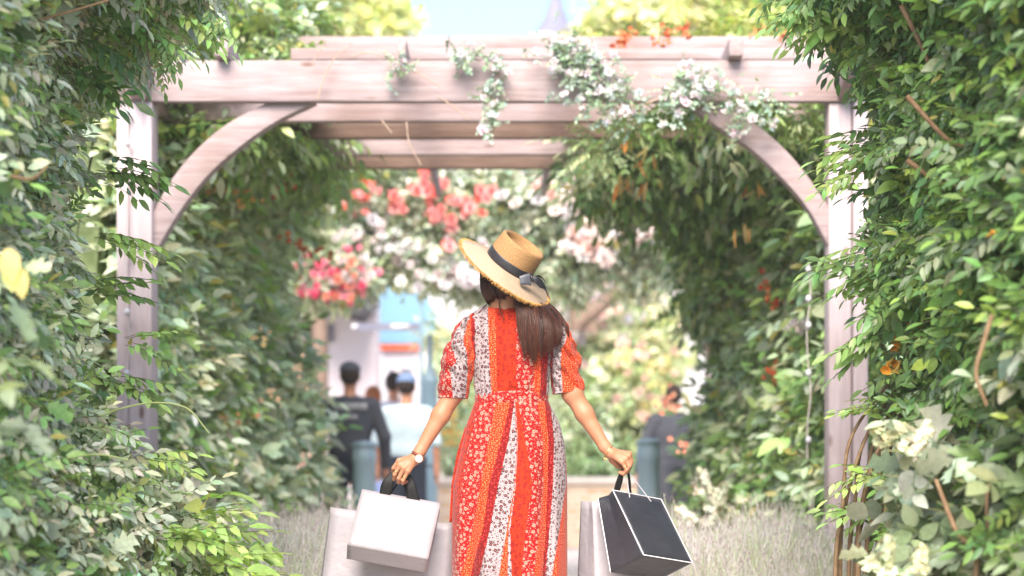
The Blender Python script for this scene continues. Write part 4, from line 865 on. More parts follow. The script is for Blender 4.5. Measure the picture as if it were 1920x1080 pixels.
def table(T):
    ys_ = np.array(sorted(T)); A = np.array([T[y] for y in ys_], float)
    return lambda py: np.array([np.interp(py, ys_, A[:, j]) for j in range(A.shape[1])])
def cloth(name, rings, tab, mat, parent, uscale=1., closed=True, ucentre=None):
    """rings (m,n,3): build a sheet, stripe uv from the table in the plane of her back"""
    m, n, _ = rings.shape; f = table(tab); ST = np.zeros((m, n)); U = np.zeros((m, n)); Vv = np.zeros((m, n))
    for i in range(m):
        r = rings[i]; px = 960 + r[:, 0] * F / r[:, 1]; py = HZ - (r[:, 2] - CAMH) * F / r[:, 1]
        bd = f(py.mean()); ST[i] = np.clip(np.interp(px, bd, np.arange(len(bd))), 0, len(bd) - 1.001)
        seg = np.linalg.norm(np.diff(np.vstack([r, r[:1]]), axis=0), axis=1); U[i] = np.concatenate([[0], np.cumsum(seg[:-1])]) - seg.sum() / 2
    dv = np.linalg.norm(np.diff(rings, axis=0), axis=2).mean(1); Vv[:] = np.concatenate([[0], np.cumsum(dv)])[:, None]
    b = MB(); b.loft(rings, False, closed); Q = np.vstack(b.q)
    uv = np.stack([U.ravel(), Vv.ravel()], 1); st = np.stack([ST.ravel(), Vv.ravel()], 1)
    # the seam (on her front) reuses its column: fine, it is the wrap edge
    o = npmesh(name, rings.reshape(-1, 3), Q, mat, parent, uvs={'cloth': uv, 'stripe': st})
    s = o.modifiers.new('thick', 'SOLIDIFY'); s.thickness = .002; s.offset = -1; return o
M['dress_skirt'] = dress_mat('dress_skirt', [OFp, RFp, ODp, DRp, WTp, ODp, WTp, OFp, RFp, ODp, DRp, WTp, ODp])
M['dress_bodice'] = dress_mat('dress_bodice', [RFp, WTp, ODp, OFp, RFp, ODp, DRp, WTp])
M['dress_sleeve_l'] = dress_mat('dress_sleeve_left', [RFp, WTp, ODp, DRp, WTp]); M['dress_sleeve_r'] = dress_mat('dress_sleeve_right', [DRp, WTp, ODp, RFp])
M['dress_belt'] = dress_mat('dress_belt', [RFp, RFp])
dress = MB()  # dress parts hang under one child of the woman
dr = bpy.data.objects.new('dress', None)
# skirt
n = 300; th = np.arange(n) / n * 2 * np.pi      # th=0 at her front (+Y), back at pi
rows = np.linspace(748, 1185, 110); rings = []
Lx = outl([(740, 0)])
for i, py in enumerate(rows):
    z = zz(py, Y0); k = (py - 748) / 437.
    xl = np.interp(py, [748, 760, 795, 827, 860, 908, 989, 1080, 1185], [893, 889, 876, 869, 861, 851, 848, 847, 840]); xr = np.interp(py, [748, 760, 795, 827, 860, 908, 989, 1080, 1185], [1026, 1031, 1049, 1057, 1061, 1063, 1063, 1063, 1066])
    cx = ((xl + xr) / 2 - 960) / F * Y0; a = (xr - xl) / 2 / F * Y0; b_ = .100 + .10 * min(1, k * 1.4) ** .8
    amp = .004 + .024 * k ** .8
    fold = np.sin(th * 9 + 1.2 + .9 * k) * .55 + np.sin(th * 14 + 2.7 - 1.5 * k) * .4 + np.sin(th * 5 + 4 + k) * .4 - .6 * np.abs(np.sin(th * 5.5 + 1.3 + .5 * k)) ** .6 + .35
    nzz = np.array([noise.noise(Vector((math.cos(x) * 3, math.sin(x) * 3, z * 1.4))) for x in th])
    rr = 1 + (fold + 1.2 * nzz) * amp / .2 * (np.abs(np.cos(th)) * .9 + .1)
    gath = np.sin(th * 46) * .0012 * max(0, 1 - k * 6)
    # knee pushing the cloth on the right, a hollow between the legs
    x = np.sin(th) * a * (1 + (rr - 1) * .15); y = np.cos(th) * (b_ * rr + gath)
    back = np.cos(th) < 0; hol = np.exp(-((x + cx - .015) / .035) ** 2) * .018 * min(1, k * 2); y = y + np.where(back, hol, 0)
    rings.append(np.stack([-x + cx, Y0 + y + .01 * math.sin(k * 5), np.full(n, z)], 1))
rings = np.array(rings); C.objects.link(dr); dr.parent = woman; dr.matrix_parent_inverse = Matrix.Translation(-Vector(woman.location))
cloth('skirt', rings, SK, M['dress_skirt'], dr)
# hanging wrap panel at her left
pan = []
for i, py in enumerate(np.linspace(800, 980, 24)):
    z = zz(py, Y0); xl = np.interp(py, [800, 850, 908, 980], [872, 857, 846, 842]); u = np.linspace(0, 1, 14)
    px = xl + u * 26; pan.append(np.stack([(px - 960) / F * Y0, Y0 + .03 - .03 * u + .004 * np.sin(u * 9 + py * .02), np.full(14, z - .004 * math.sin(0))], 1))
cloth('wrap_panel', np.array(pan), {800: [860, 950], 980: [820, 950]}, M['dress_wrap'] if 'dress_wrap' in M else dress_mat('dress_wrap', [OFp]), dr, closed=False)
# belt
n2 = 160; th2 = np.arange(n2) / n2 * 2 * np.pi; br_ = []
for py, o in ((736, .001), (738, .005), (743, .007), (750, .007), (756, .006), (759, .001)):
    a = .1465 + o; br_.append(np.stack([-np.sin(th2) * a + (959.5 - 960) / F * Y0, Y0 + np.cos(th2) * (.100 + o) + 0.0006 * np.sin(th2 * 40), zz(py, Y0) + .003 * np.sin(th2 * 2 + 1)], 1))
cloth('belt', np.array(br_)[::-1], {700: [850, 960, 1070], 800: [850, 960, 1070]}, M['dress_belt'], dr)
# bodice
BD = {575: [870, 883, 915, 928, 968, 1001, 1015, 1030, 1060], 660: [872, 887, 917, 930, 968, 1001, 1015, 1029, 1055], 740: [875, 890, 922, 932, 968, 1001, 1013, 1024, 1050]}
prof = [(748, 893, 1026, .098), (738, 892, 1027, .100), (725, 889, 1029, .106), (705, 887, 1031, .110), (680, 885, 1034, .110), (655, 884, 1038, .108), (635, 883, 1040, .104), (615, 882, 1041, .098), (602, 881, 1042, .092), (594, 876, 1040, .084), (587, 884, 1030, .076), (581, 894, 1010, .068), (576, 905, 990, .063), (571, 913, 977, .060)]
pya = np.array([p[0] for p in prof])[::-1]; rows = np.concatenate([np.linspace(748, 604, 46), np.linspace(601, 573, 22)]); rings = []
n = 220; th = np.arange(n) / n * 2 * np.pi
for py in rows:
    xl, xr, b_ = (np.interp(py, pya, [p[j] for p in prof][::-1]) for j in (1, 2, 3)); cx = ((xl + xr) / 2 - 960) / F * Y0; a = (xr - xl) / 2 / F * Y0
    z = zz(py, Y0); e = .82   # squarish torso
    sx = np.sign(np.sin(th)) * np.abs(np.sin(th)) ** e; cy = np.sign(np.cos(th)) * np.abs(np.cos(th)) ** e
    nzz = np.array([noise.noise(Vector((math.sin(x) * 3.5 + z * 4, math.cos(x) * 2, z * 9))) for x in th]); n3 = np.array([noise.noise(Vector((math.sin(x) * 9, math.cos(x) * 5, z * 5))) for x in th])
    low = np.exp(-((py - 728) / 16.) ** 2); fade = np.clip((py - 573) / 30, 0, 1) * np.clip((750 - py) / 14, .1, 1)
    wr = (.008 * nzz + .005 * n3 + .003 * low * 1.6 * np.sin(th * 26 + 4 * np.sin(th * 3) + py * .03)) * fade
    spine = .010 * np.exp(-(np.sin(th) * a / .03) ** 2) * (np.cos(th) < 0) * fade
    zo = .010 * np.sin(th) ** 2 * 0 + (-.016 * (np.cos(th) < 0) * (1 - fade) * np.abs(np.cos(th)))
    rings.append(np.stack([-sx * (a + wr * .6) + cx, Y0 + .004 + cy * (b_ + wr) + spine, z + zo], 1))
cloth('bodice', np.array(rings), BD, M['dress_bodice'], dr)
# sleeves
SLt = {600: [835, 868, 880, 884, 890, 930], 612: [835, 857, 875, 883, 890, 930], 640: [820, 845, 869, 884, 890, 930], 670: [815, 853, 876, 890, 893, 930], 680: [815, 856, 876, 888, 893, 930], 695: [815, 843, 877, 888, 893, 930], 748: [815, 849, 872, 880, 886, 930]}
SRt = {600: [1000, 1046, 1056, 1100, 1130], 630: [1000, 1046, 1063, 1092, 1120], 648: [1000, 1044, 1058, 1090, 1120], 655: [1000, 1038, 1052, 1110, 1130], 700: [1000, 1037, 1052, 1115, 1130], 735: [1000, 1041, 1055, 1120, 1140]}
def sleeve(name, tab, mat, rowsd, flip):
    n = 120; th = np.arange(n) / n * 2 * np.pi; R_ = []
    ys_ = [r[0] for r in rowsd]; m = 70
    for k in range(m):
        t_ = k / (m - 1); py0 = np.interp(t_, np.linspace(0, 1, len(rowsd)), ys_)
        xa, xb, dep, tilt = (np.interp(py0, ys_, [r[j] for r in rowsd]) for j in (1, 2, 3, 4))
        cx = ((xa + xb) / 2 - 960) / F * Y0; a = (xb - xa) / 2 / F * Y0; z = zz(py0, Y0)
        amp = .017 * math.sin(math.pi * min(1, t_ * 1.15)) ** .5 if t_ < .86 else .004
        w_ = np.array([noise.noise(Vector((math.cos(x) * 1.1 + flip, math.sin(x) * 1.3, 17 * z + 1.6 * math.cos(x - .6 * flip)))) + .6 * noise.noise(Vector((math.cos(x) * 2.2, math.sin(x) * 2.2 + flip, 33 * z + 2.5 * math.cos(x)))) for x in th])
        w_ = np.sign(w_) * np.abs(w_) ** .8
        rr = 1 + w_ * amp * 1.7 / max(a, .02)
        en = min(1, (1 - t_) / .12); amp *= en; hem = 0.; rr = 1 + w_ * amp * 1.7 / max(a, .02)
        x = np.cos(th) * a * (1 + (rr - 1) * .55); y = np.sin(th) * dep * rr
        R_.append(np.stack([cx + x, Y0 - .004 + y, z + tilt * np.cos(th) * a + hem + .004 * w_ * en], 1))
    o = cloth(name, np.array(R_), tab, mat, dr); return o
# rows: py, x-left, x-right, half depth, tilt of ring (dz per dx)
sleeve('sleeve', SLt, M['dress_sleeve_l'], [(583, 878, 914, .034, .8), (594, 860, 906, .056, .6), (625, 846, 900, .066, .3), (650, 838, 898, .070, .1), (675, 832, 892, .068, 0), (700, 825, 889, .064, 0), (722, 821, 882, .060, 0), (740, 823, 878, .055, -.02), (747, 822, 877, .054, -.03)], 1.)
sleeve('sleeve', SRt, M['dress_sleeve_r'], [(583, 1006, 1042, .034, -.8), (594, 1012, 1060, .056, -.6), (622, 1020, 1071, .066, -.3), (650, 1026, 1080, .070, -.1), (675, 1030, 1086, .068, .0), (695, 1033, 1087, .062, .06), (715, 1035, 1092, .060, .10), (732, 1036, 1095, .055, .12), (736, 1036, 1094, .054, .13)], -1.)

# ---- hair: a solid underlayer and long strands
def hairmat():
    t = NT('hair'); a = t.n('Attribute', attribute_name='tint'); p = t.pbr(a.outputs['Color'], .45, None, .4); return t.m
M['hair'] = hairmat()
hp_ = []
hp_.append(('e', hd + HR @ np.array([0, -.022, .01]), (.086, .090, .105), .02, HR)); hp_.append(('c', hp(-.0, -.05, -.02), Wd(930, 540, -.045), .056, .036, .03)) 
hp_.append(('c', hp(.06, .0, .0), Wd(922, 545, .0), .032, .02, .03)); hp_.append(('c', Wd(920, 510, .0), Wd(919, 556, -.01), .030, .016, .02)); hp_.append(('c', Wd(985, 560, -.03), Wd(1003, 600, -.075), .026, .028, .03)); hp_.append(('c', Wd(1000, 600, -.095), Wd(1000, 645, -.11), .026, .012, .02)); hp_.append(('c', Wd(1015, 600, -.088), Wd(1032, 630, -.10), .022, .012, .02)); hp_.append(('c', Wd(972, 545, -.06), Wd(985, 590, -.09), .028, .024, .03))
hair = sdf_mesh('hair', hp_, axis([(-.2, .25, .004)]), axis([(Y0 - .25, Y0 + .2, .004)]), axis([(1.22, 1.78, .004)]), M['hair'], woman)
a_ = hair.data.color_attributes.new('tint', 'FLOAT_COLOR', 'POINT'); a_.data.foreach_set('color', np.tile([.030, .010, .005, 1], (len(hair.data.vertices), 1)).astype(np.float32).ravel())
def strands(name, guides, n, rad, parent, spread):
    """guides: list of polylines [(px,py,dy)...] all same length; strands interpolate between neighbours"""
    G = np.array([bez([Wd(*q) for q in g], 22) for g in guides]); V = []; Q = []; CC = []; off = 0
    NC = max(2, n // 55); cl = [(random.random(), rng.standard_normal(3) * spread * 1.6, random.random()) for _ in range(NC)]
    for i in range(n):
        cu, cj, ce = random.choice(cl); u = min(.9999, max(0, cu + random.gauss(0, .02))) * (len(G) - 1); k = min(int(u), len(G) - 2); f = u - k
        p = G[k] * (1 - f) + G[k + 1] * f; tt = np.linspace(0, 1, 22)
        jit = rng.standard_normal(3) * spread; jit2 = rng.standard_normal(3) * spread; p = p + jit * (1 - .55 * tt[:, None]) + cj * tt[:, None] ** 1.5 + jit2 * .35 * (tt[:, None] ** 2); end = 1 - .20 * ce - .12 * random.random() ** 2
        p = np.array([np.interp(tt * end, tt, p[:, j]) for j in range(3)]).T; p[:, 0] += .0015 * np.sin(tt * 12 + i)
        r = rad * random.uniform(.6, 1.3) * np.clip(np.minimum((1 - tt) * 4, 1), .12, 1)
        tg = np.gradient(p, axis=0); tg /= np.linalg.norm(tg, axis=1)[:, None]; s1 = np.cross(tg, [0, 1., 0]); s1 /= np.linalg.norm(s1, axis=1)[:, None] + 1e-9; s2 = np.cross(tg, s1)
        for a in (0, 2.094, 4.189): pass
        ring = np.stack([p + r[:, None] * (math.cos(a) * s1 + math.sin(a) * s2) for a in (0, 2.094, 4.189)], 1)
        V.append(ring.reshape(-1, 3)); ii, jj = np.meshgrid(np.arange(21), np.arange(3), indexing='ij'); j2 = (jj + 1) % 3
        Q.append(np.stack([ii * 3 + jj, ii * 3 + j2, (ii + 1) * 3 + j2, (ii + 1) * 3 + jj], -1).reshape(-1, 4) + off); off += 66
        base = np.array([.026, .0085, .004]) * random.uniform(.5, 1.8); base = base * (.75 + .5 * ce); tip = base * np.array([2.1, 1.7, 1.4]); c = base + (tip - base) * (tt[:, None] ** 1.5); CC.append(np.repeat(c, 3, 0))
    return npmesh(name, np.vstack(V), np.vstack(Q), M['hair'], parent, col=np.vstack(CC))
strands('hair_strands', [
    [(966, 532, -.05), (967, 552, -.095), (968, 585, -.118), (973, 640, -.128), (976, 690, -.130)],
    [(976, 535, -.045), (981, 556, -.09), (987, 590, -.134), (990, 640, -.140), (993, 688, -.136)],
    [(984, 535, -.02), (998, 562, -.06), (1006, 595, -.128), (1010, 635, -.140), (1012, 682, -.134)],
    [(990, 540, .0), (1012, 568, -.035), (1028, 598, -.112), (1026, 630, -.130), (1022, 672, -.128)],
    [(995, 542, .02), (1022, 574, -.015), (1040, 602, -.090), (1042, 630, -.115), (1040, 666, -.114)],
    [(998, 546, .03), (1030, 578, .0), (1050, 604, -.070), (1053, 626, -.098), (1051, 654, -.100)]], 1700, .0013, hair, .0035)
strands('hair_strands', [
    [(1000, 548, .03), (1036, 574, .01), (1058, 596, -.035), (1069, 614, -.05), (1075, 638, -.05)],
    [(1000, 550, .02), (1034, 576, .0), (1052, 598, -.06), (1060, 614, -.08), (1064, 636, -.08)]], 260, .0012, hair, .002)
strands('hair_strands', [
    [(903, 495, .02), (902, 520, .0), (904, 545, -.005), (914, 566, -.01), (922, 576, .05)],
    [(913, 505, -.03), (909, 525, -.07), (911, 545, -.07), (919, 560, -.06), (926, 568, .0)],
    [(930, 515, -.05), (924, 532, -.115), (928, 547, -.11), (934, 555, -.09), (940, 560, -.02)],
    [(950, 525, -.05), (944, 536, -.135), (947, 548, -.125), (955, 553, -.10), (962, 556, -.06)],
    [(966, 530, -.05), (964, 543, -.14), (968, 552, -.13), (978, 560, -.11), (985, 572, -.11)]], 1500, .0014, hair, .0022)
strands('hair_strands', [[(975, 560, -.09), (985, 578, -.12), (985, 620, -.15), (980, 672, -.14)], [(1005, 573, -.04), (1030, 584, -.06), (1048, 620, -.12), (1056, 664, -.10)], [(1030, 578, .0), (1046, 588, -.02), (1068, 615, -.06), (1078, 650, -.05)]], 70, .0008, hair, .012)
strands('hair_strands', [[(945, 545, -.085), (937, 560, -.075), (936, 575, -.085), (943, 595, -.110), (948, 614, -.116)], [(946, 546, -.085), (938, 562, -.077), (937, 577, -.087), (943, 597, -.110), (948, 617, -.116)]], 14, .0009, hair, .0006)
# ---- hat
nax = np.array([.555, -.33, .765]); nax /= np.linalg.norm(nax); e1 = np.cross(nax, [0, 1., 0]); e1 /= np.linalg.norm(e1); e2 = np.cross(nax, e1)
hc = W(953, 500, -.005)
def straw(name, c1, c2, c3):
    t = NT(name); u = t.n('UVMap', uv_map='cloth'); s = t.n('SeparateXYZ'); t.set(s, 'i0', u.outputs[0])
    row = t.math('MULTIPLY', s.outputs[1], 2 * math.pi / .0055); ridge = t.math('SINE', row)
    par = t.math('FLOOR', t.math('DIVIDE', s.outputs[1], .0055)); diag = t.math('SINE', t.math('ADD', t.math('MULTIPLY', s.outputs[0], 2 * math.pi / .0075), t.math('MULTIPLY', par, 2.6)))
    nz = t.n('TexNoise'); t.set(nz, 'Vector', u.outputs[0]); t.set(nz, 'Scale', 160.); t.set(nz, 'Detail', 4.)
    h = t.math('ADD', t.math('MULTIPLY', ridge, .5), t.math('MULTIPLY', diag, .4)); f = t.math('MULTIPLY_ADD', h, .28, .5, clamp=True)
    c = t.mix(f, c1, c2); c = t.mix(t.ramp(nz.outputs[0], [(.45, 0.), (.72, 1.)]), c, c3)
    t.pbr(c, .6, t.bump(t.math('ADD', h, nz.outputs[0]), .7, .0022), .4); return t.m
M['straw'] = straw('straw_crown', (.24, .11, .03), (.40, .225, .085), (.46, .29, .14)); M['straw_brim'] = straw('straw_brim', (.33, .21, .115), (.48, .36, .25), (.52, .42, .32))
M['ribbon'] = noisy('ribbon', (.016, .016, .020), (.024, .024, .030), 60, .42, .5, .1); M['ribbon_s'] = noisy('ribbon_satin', (.045, .048, .060), (.06, .064, .078), 60, .35, .5, .1); M['fray'] = noisy('frayed_straw', (.42, .21, .05), (.58, .34, .11), 90, .7)
hat = bpy.data.objects.new('hat', None); C.objects.link(hat); hat.parent = woman; hat.matrix_parent_inverse = Matrix.Translation(-Vector(woman.location))
def hatp(r, a, h): return hc + r * (math.cos(a) * e1 + math.sin(a) * e2) + h * nax
def lath(name, prof, mat, n=140, wob=0.):
    R_ = []; v = [0]
    for (r0, h0), (r1, h1) in zip(prof, prof[1:]): v.append(v[-1] + math.hypot(r1 - r0, h1 - h0))
    uv = []
    for (r, h), vv in zip(prof, v):
        for k in range(n + 1):
            a = k / n * 2 * math.pi; w_ = wob * (r - .1) / .12 * (math.sin(a * 2 + .6) + .5 * math.sin(a * 3 + 2)); R_.append(hatp(r, a, h + w_)); uv.append((a * max(r, .05), vv))
    R_ = np.array(R_).reshape(len(prof), n + 1, 3); b = MB(); b.loft(R_, False, False)
    o = npmesh(name, R_.reshape(-1, 3), np.vstack(b.q), mat, hat, uvs={'cloth': np.array(uv)}); s = o.modifiers.new('t', 'SOLIDIFY'); s.thickness = .003; s.offset = 0; return o
pb_ = [(.103 + .113 * t_, .004 - .034 * t_ ** 1.4) for t_ in np.linspace(0, 1, 26)]
lath('brim', pb_, M['straw_brim'], wob=.006)
pc = [(.104, .0), (.104, .03), (.1025, .06), (.100, .09), (.0985, .108), (.097, .114), (.093, .118), (.087, .1175), (.082, .113), (.079, .104), (.077, .096), (.073, .091), (.062, .0895), (.04, .090), (.015, .090), (.002, .090)]
pf = []; 
for (r0, h0), (r1, h1) in zip(pc, pc[1:]): pf += [(r0 + (r1 - r0) * q / 3, h0 + (h1 - h0) * q / 3) for q in range(3)]
lath('crown', pf + [pc[-1]], M['straw'])
# frayed edge: many short curling straws in one part
b = MB()
for k in range(1500):
    a = random.uniform(0, 2 * math.pi); w_ = .006 * (.216 - .1) / .12 * (math.sin(a * 2 + .6) + .5 * math.sin(a * 3 + 2)); L = random.uniform(.006, .017)
    p0 = hatp(.211, a, -.029 + w_); da = random.uniform(-.06, .06); p1 = hatp(.216 + L * .5, a + da * .5, -.030 + w_ + random.uniform(-.004, .005)); p2 = hatp(.216 + L * random.uniform(.5, 1), a + da, -.032 + w_ + random.uniform(-.012, .007))
    b.tube(np.array([p0, p1, p2]), np.array([.0013, .0011, .0004]), 3, False)
b.build('frayed_edge', M['fray'], hat)
bd = bpy.data.objects  # ribbon band
R_ = np.array([[hatp(r, k / 90 * 2 * math.pi, h) for k in range(90)] for r, h in ((.1045, .002), (.1075, .004), (.1072, .020), (.1062, .037), (.1050, .042), (.1035, .043))]); b = MB(); b.loft(R_); b.build('ribbon_band', M['ribbon'], hat, True)
def strip(name, ptsA, ptsB, mat, parent, thick=.0016, n=16):
    A = bez(ptsA, n); B_ = bez(ptsB, n); b = MB(); R_ = np.stack([A * (1 - f) + B_ * f for f in np.linspace(0, 1, 5)], 1); b.loft(R_, False, False)
    o = b.build(name, mat, parent, True); s = o.modifiers.new('t', 'SOLIDIFY'); s.thickness = thick; s.offset = 0; return o
strip('bow_tail', [Wd(994, 512, -.122), Wd(984, 514, -.128), Wd(973, 518, -.132)], [Wd(996, 536, -.122), Wd(987, 534, -.130), Wd(976, 534, -.135)], M['ribbon_s'], hat)
strip('bow_loop', [Wd(997, 519, -.116), Wd(1008, 519, -.112), Wd(1017, 526, -.095), Wd(1023, 537, -.075), Wd(1028, 556, -.06)], [Wd(998, 525, -.118), Wd(1005, 532, -.114), Wd(1012, 539, -.100), Wd(1021, 543, -.08), Wd(1028, 557, -.065)], M['ribbon'], hat)
strip('bow_loop', [Wd(998, 521, -.11), Wd(1010, 516, -.10), Wd(1021, 526, -.08), Wd(1030, 556, -.05)], [Wd(998, 524, -.10), Wd(1012, 520, -.09), Wd(1023, 532, -.07), Wd(1031, 562, -.05)], M['ribbon'], hat)
b = MB(); b.tube(bez([Wd(994, 516, -.122), Wd(997, 521, -.126), Wd(1000, 528, -.122)], 8), np.array([.003, .005, .006, .006, .006, .006, .005, .003]), 8); b.build('bow_knot', M['ribbon'], hat, True)

# ---- watch, bracelet, rings
M['gold'] = noisy('gold', (.80, .50, .18), (.85, .58, .25), 30, .25, .5, .05, metal=1.); M['leather'] = noisy('brown_leather', (.14, .035, .02), (.20, .055, .03), 60, .5, .4, .3); M['dial'] = noisy('watch_dial', (.40, .38, .40), (.46, .44, .46), 20, .3)
def band(name, c, axv, r, wd, th, mat, parent, n=32, sq=(1., 1.)):
    axv = np.array(axv, float); axv /= np.linalg.norm(axv); u = np.cross(axv, [0, 1., 0]); u /= np.linalg.norm(u); v = np.cross(axv, u); R_ = []
    for dr_, dw in ((0, -wd / 2), (th, -wd / 2), (th, wd / 2), (0, wd / 2)):
        R_.append([c + (r + dr_) * (math.cos(k / n * 6.2832) * u * sq[0] + math.sin(k / n * 6.2832) * v * sq[1]) + dw * axv for k in range(n)])
    R_ = np.array(R_); R_ = np.vstack([R_, R_[:1]]); b = MB(); b.loft(R_); return b.build(name, mat, parent, True)
fa = wrL - elL; fa /= np.linalg.norm(fa); wc = W(785, 855, -.042)
wt = band('watch_strap', wc, fa, .0285, .014, .002, M['leather'], woman); wt.name = 'wristwatch'
fc = Wd(783.5, 860.5, -.066); nrm = np.array([.05, -1, .12]); nrm = np.array([-.12, -.93, -.12]); nrm /= np.linalg.norm(nrm); u = np.cross(nrm, [0, 0, 1.]); u /= np.linalg.norm(u); v = np.cross(nrm, u)
def disc(name, r, h0, h1, mat, parent, n=28):
    R_ = np.array([[fc + rr * (math.cos(k / n * 6.2832) * u + math.sin(k / n * 6.2832) * v) + h * nrm for k in range(n)] for rr, h in ((r * .9, h0), (r, h0 + .001), (r, h1 - .001), (r * .93, h1))]); b = MB(); b.loft(R_, True); return b.build(name, mat, parent, False)
fc = Wd(786.5, 859, -.066); disc('watch_case', .0185, .006, .016, M['gold'], wt); disc('watch_dial', .0160, .0155, .0166, M['dial'], wt)
b = MB()
for aa, L in ((.6, .009), (2.4, .013)):
    p0 = fc + nrm * .0172; p1 = p0 + L * (math.cos(aa) * u + math.sin(aa) * v); b.tube(np.array([p0, p1]), .0005, 4)
b.build('watch_hands', M['gold'], wt)
fb = wrR - elR; fb /= np.linalg.norm(fb); ba = fb + np.array([.35, 0, .25]); bc = W(1139, 848, -.040); br = band('bracelet', bc, ba, .0275, .0022, .0018, M['gold'], woman, sq=(1.15, 1.))
b = MB(); b.lathe([(.001, .005), (.0045, .002), (.005, -.001), (.001, -.005)], Wd(1133, 860, -.06), 10); b.lathe([(.001, .004), (.0035, .001), (.0035, -.001), (.001, -.004)], Wd(1137, 861, -.06), 10); b.build('charm', M['gold'], br, True)
for a, c, r in ((mL[1], pL[1], .0108), (mL[3], pL[3], .0096), (mR[3], pR[3], .0100)):
    band('ring', a * .35 + c * .65, c - a, r, .0026, .0014, M['gold'], woman, 20)
M['shoe'] = noisy('tan_leather', (.35, .18, .08), (.45, .25, .12), 20, .5)
for s, fy in ((-1, .10), (1, -.12)):
    an = np.array([s * .085, Y0 + fy, .0]); b = MB(); o = []
    for z in (.0, .022):
        o.append([an + np.array([x_, y_, z + .002]) for x_, y_ in ((-.032, -.05), (.032, -.05), (.040, .05), (.044, .12), (.028, .185), (-.024, .185), (-.044, .12), (-.036, .05))])
    b.loft(np.array(o), True); sh = b.build('sandal', M['shoe'], woman, bevel=.006)

# ================================================================ SHOPPING BAGS
def paper(name, c1, c2, rough=.5):
    return noisy(name, c1, c2, 4, rough, .4, .8, bdist=.006)
M['bag_white'] = paper('white_paper', (.305, .278, .292), (.335, .306, .32)); M['bag_black'] = paper('black_paper', (.020, .021, .027), (.032, .034, .040), .42)
M['edge'] = noisy('white_edge', (.78, .74, .76), (.8, .78, .8), 30, .5); M['rope'] = noisy('white_rope', (.75, .72, .76), (.80, .78, .82), 200, .7, .3, .5); M['inner'] = paper('bag_lining', (.5, .46, .48), (.55, .5, .52))
def bag(name, label, tl, w_, d_, b0, b1, mat, crease=.0, open_=True, edge=None, cat='shopping bag', group=None, sag=.009):
    """tl: front top-left corner; w_,d_: width and down vectors; b0: depth vector at top, b1: at the base"""
    tl, w_, d_, b0, b1 = (np.array(q, float) for q in (tl, w_, d_, b0, b1)); nf = np.cross(w_, d_); nf /= np.linalg.norm(nf)
    if nf @ b1 > 0: nf = -nf      # outward from the front
    r = thing(name, label, cat, tuple(tl + w_ / 2 + d_ + b1 / 2), group); N = 14
    def surf(f):
        b = MB(); G = np.array([[f(i / N, j / N) for i in range(N + 1)] for j in range(N + 1)]); b.loft(G, False, False); return b
    lerp = lambda a, c, t_: a * (1 - t_) + c * t_
    bump = lambda u_, v_: sag * (math.sin(u_ * math.pi) * math.sin(v_ * math.pi)) * (1 + .8 * noise.noise(Vector((u_ * 3, v_ * 3, tl[0] * 9))))
    parts = [('front_panel', lambda u_, v_: tl + w_ * u_ + d_ * v_ + nf * bump(u_, v_)), ('back_panel', lambda u_, v_: tl + lerp(b0, b1, v_) + w_ * u_ + d_ * v_ - nf * bump(u_, v_)),
             ('base_panel', lambda u_, v_: tl + d_ + w_ * u_ + b1 * v_)]
    for sd, s in ((0, 1), (1, -1)):
        def side(u_, v_, sd=sd, s=s):
            inn = crease * max(0, 1 - v_ * 1.35) + crease * .25 * (1 - v_); tri = 1 - abs(2 * u_ - 1); return tl + w_ * sd + d_ * v_ + lerp(b0, b1, v_) * u_ + w_ / np.linalg.norm(w_) * s * inn * tri
        parts.append(('side_panel', side))
    for nm, f in parts:
        o = surf(f).build(nm, mat, r, nm != 'base_panel'); m_ = o.modifiers.new('t', 'SOLIDIFY'); m_.thickness = .0016; m_.offset = 0
    if edge:
        for ln in edge:
            b = MB(); b.tube(np.array([f_ for f_ in ln(tl, w_, d_, b0, b1)]), .0022, 5); b.build('white_edging', M['edge'], r, True)
    return r
# small white bag in her left hand
w1 = np.array([.327, .0, -.058]); w1v = w1 / np.linalg.norm(w1)
d1 = np.array([-.052, -.17, -.222]); d1 -= w1v * (d1 @ w1v) * .55; n1 = np.cross(w1, d1); n1 /= np.linalg.norm(n1); n1 = n1 if n1[1] > 0 else -n1
b1 = n1 * .105; tl1 = Wd(679, 917, -.02)
bg1 = bag('shopping_bag', 'smaller smooth white paper bag with black ribbon handles in the hand wearing the watch', tl1, w1, d1, b1 * .5, b1, M['bag_white'], .02)
def rib(parent, a, top, c, wd, name='ribbon_handle', mt='ribbon', tw=.5):
    A = [a, a * .5 + top * .5 + np.array([-.006, 0, -.004]), top, c * .5 + top * .5 + np.array([.006, 0, -.004]), c]; A = [np.array(q, float) for q in A]
    s0 = np.array(wd, float); B_ = [A[0] + s0, A[1] + s0 * .75, A[2] + s0 * tw, A[3] + s0 * .75, A[4] + s0]; return strip(name, A, B_, M[mt], parent, .0012, 22)
M['ribbon_h'] = noisy('black_handle_ribbon', (.003, .003, .003), (.007, .007, .007), 60, .6, .3, .1)
gripL = Wd(750, 893, -.030)
w1n = w1v
strip('ribbon_handle', [tl1 + w1 * .215 + [0, -.003, -.02], Wd(716, 905, -.03), Wd(735, 884, -.02), gripL + [0, 0, .006]], [tl1 + w1 * .345 + [0, -.003, -.02], Wd(739, 906, -.03), Wd(743, 892, -.022), gripL + [.008, 0, -.004]], M['ribbon_h'], bg1)
strip('ribbon_handle', [tl1 + w1 * .56 + [0, -.003, -.02], Wd(762, 915, -.03), Wd(761, 901, -.022), gripL + [.008, 0, .0]], [tl1 + w1 * .75 + [0, -.003, -.02], Wd(780, 912, -.03), Wd(772, 893, -.02), gripL + [.02, 0, .012]], M['ribbon_h'], bg1)
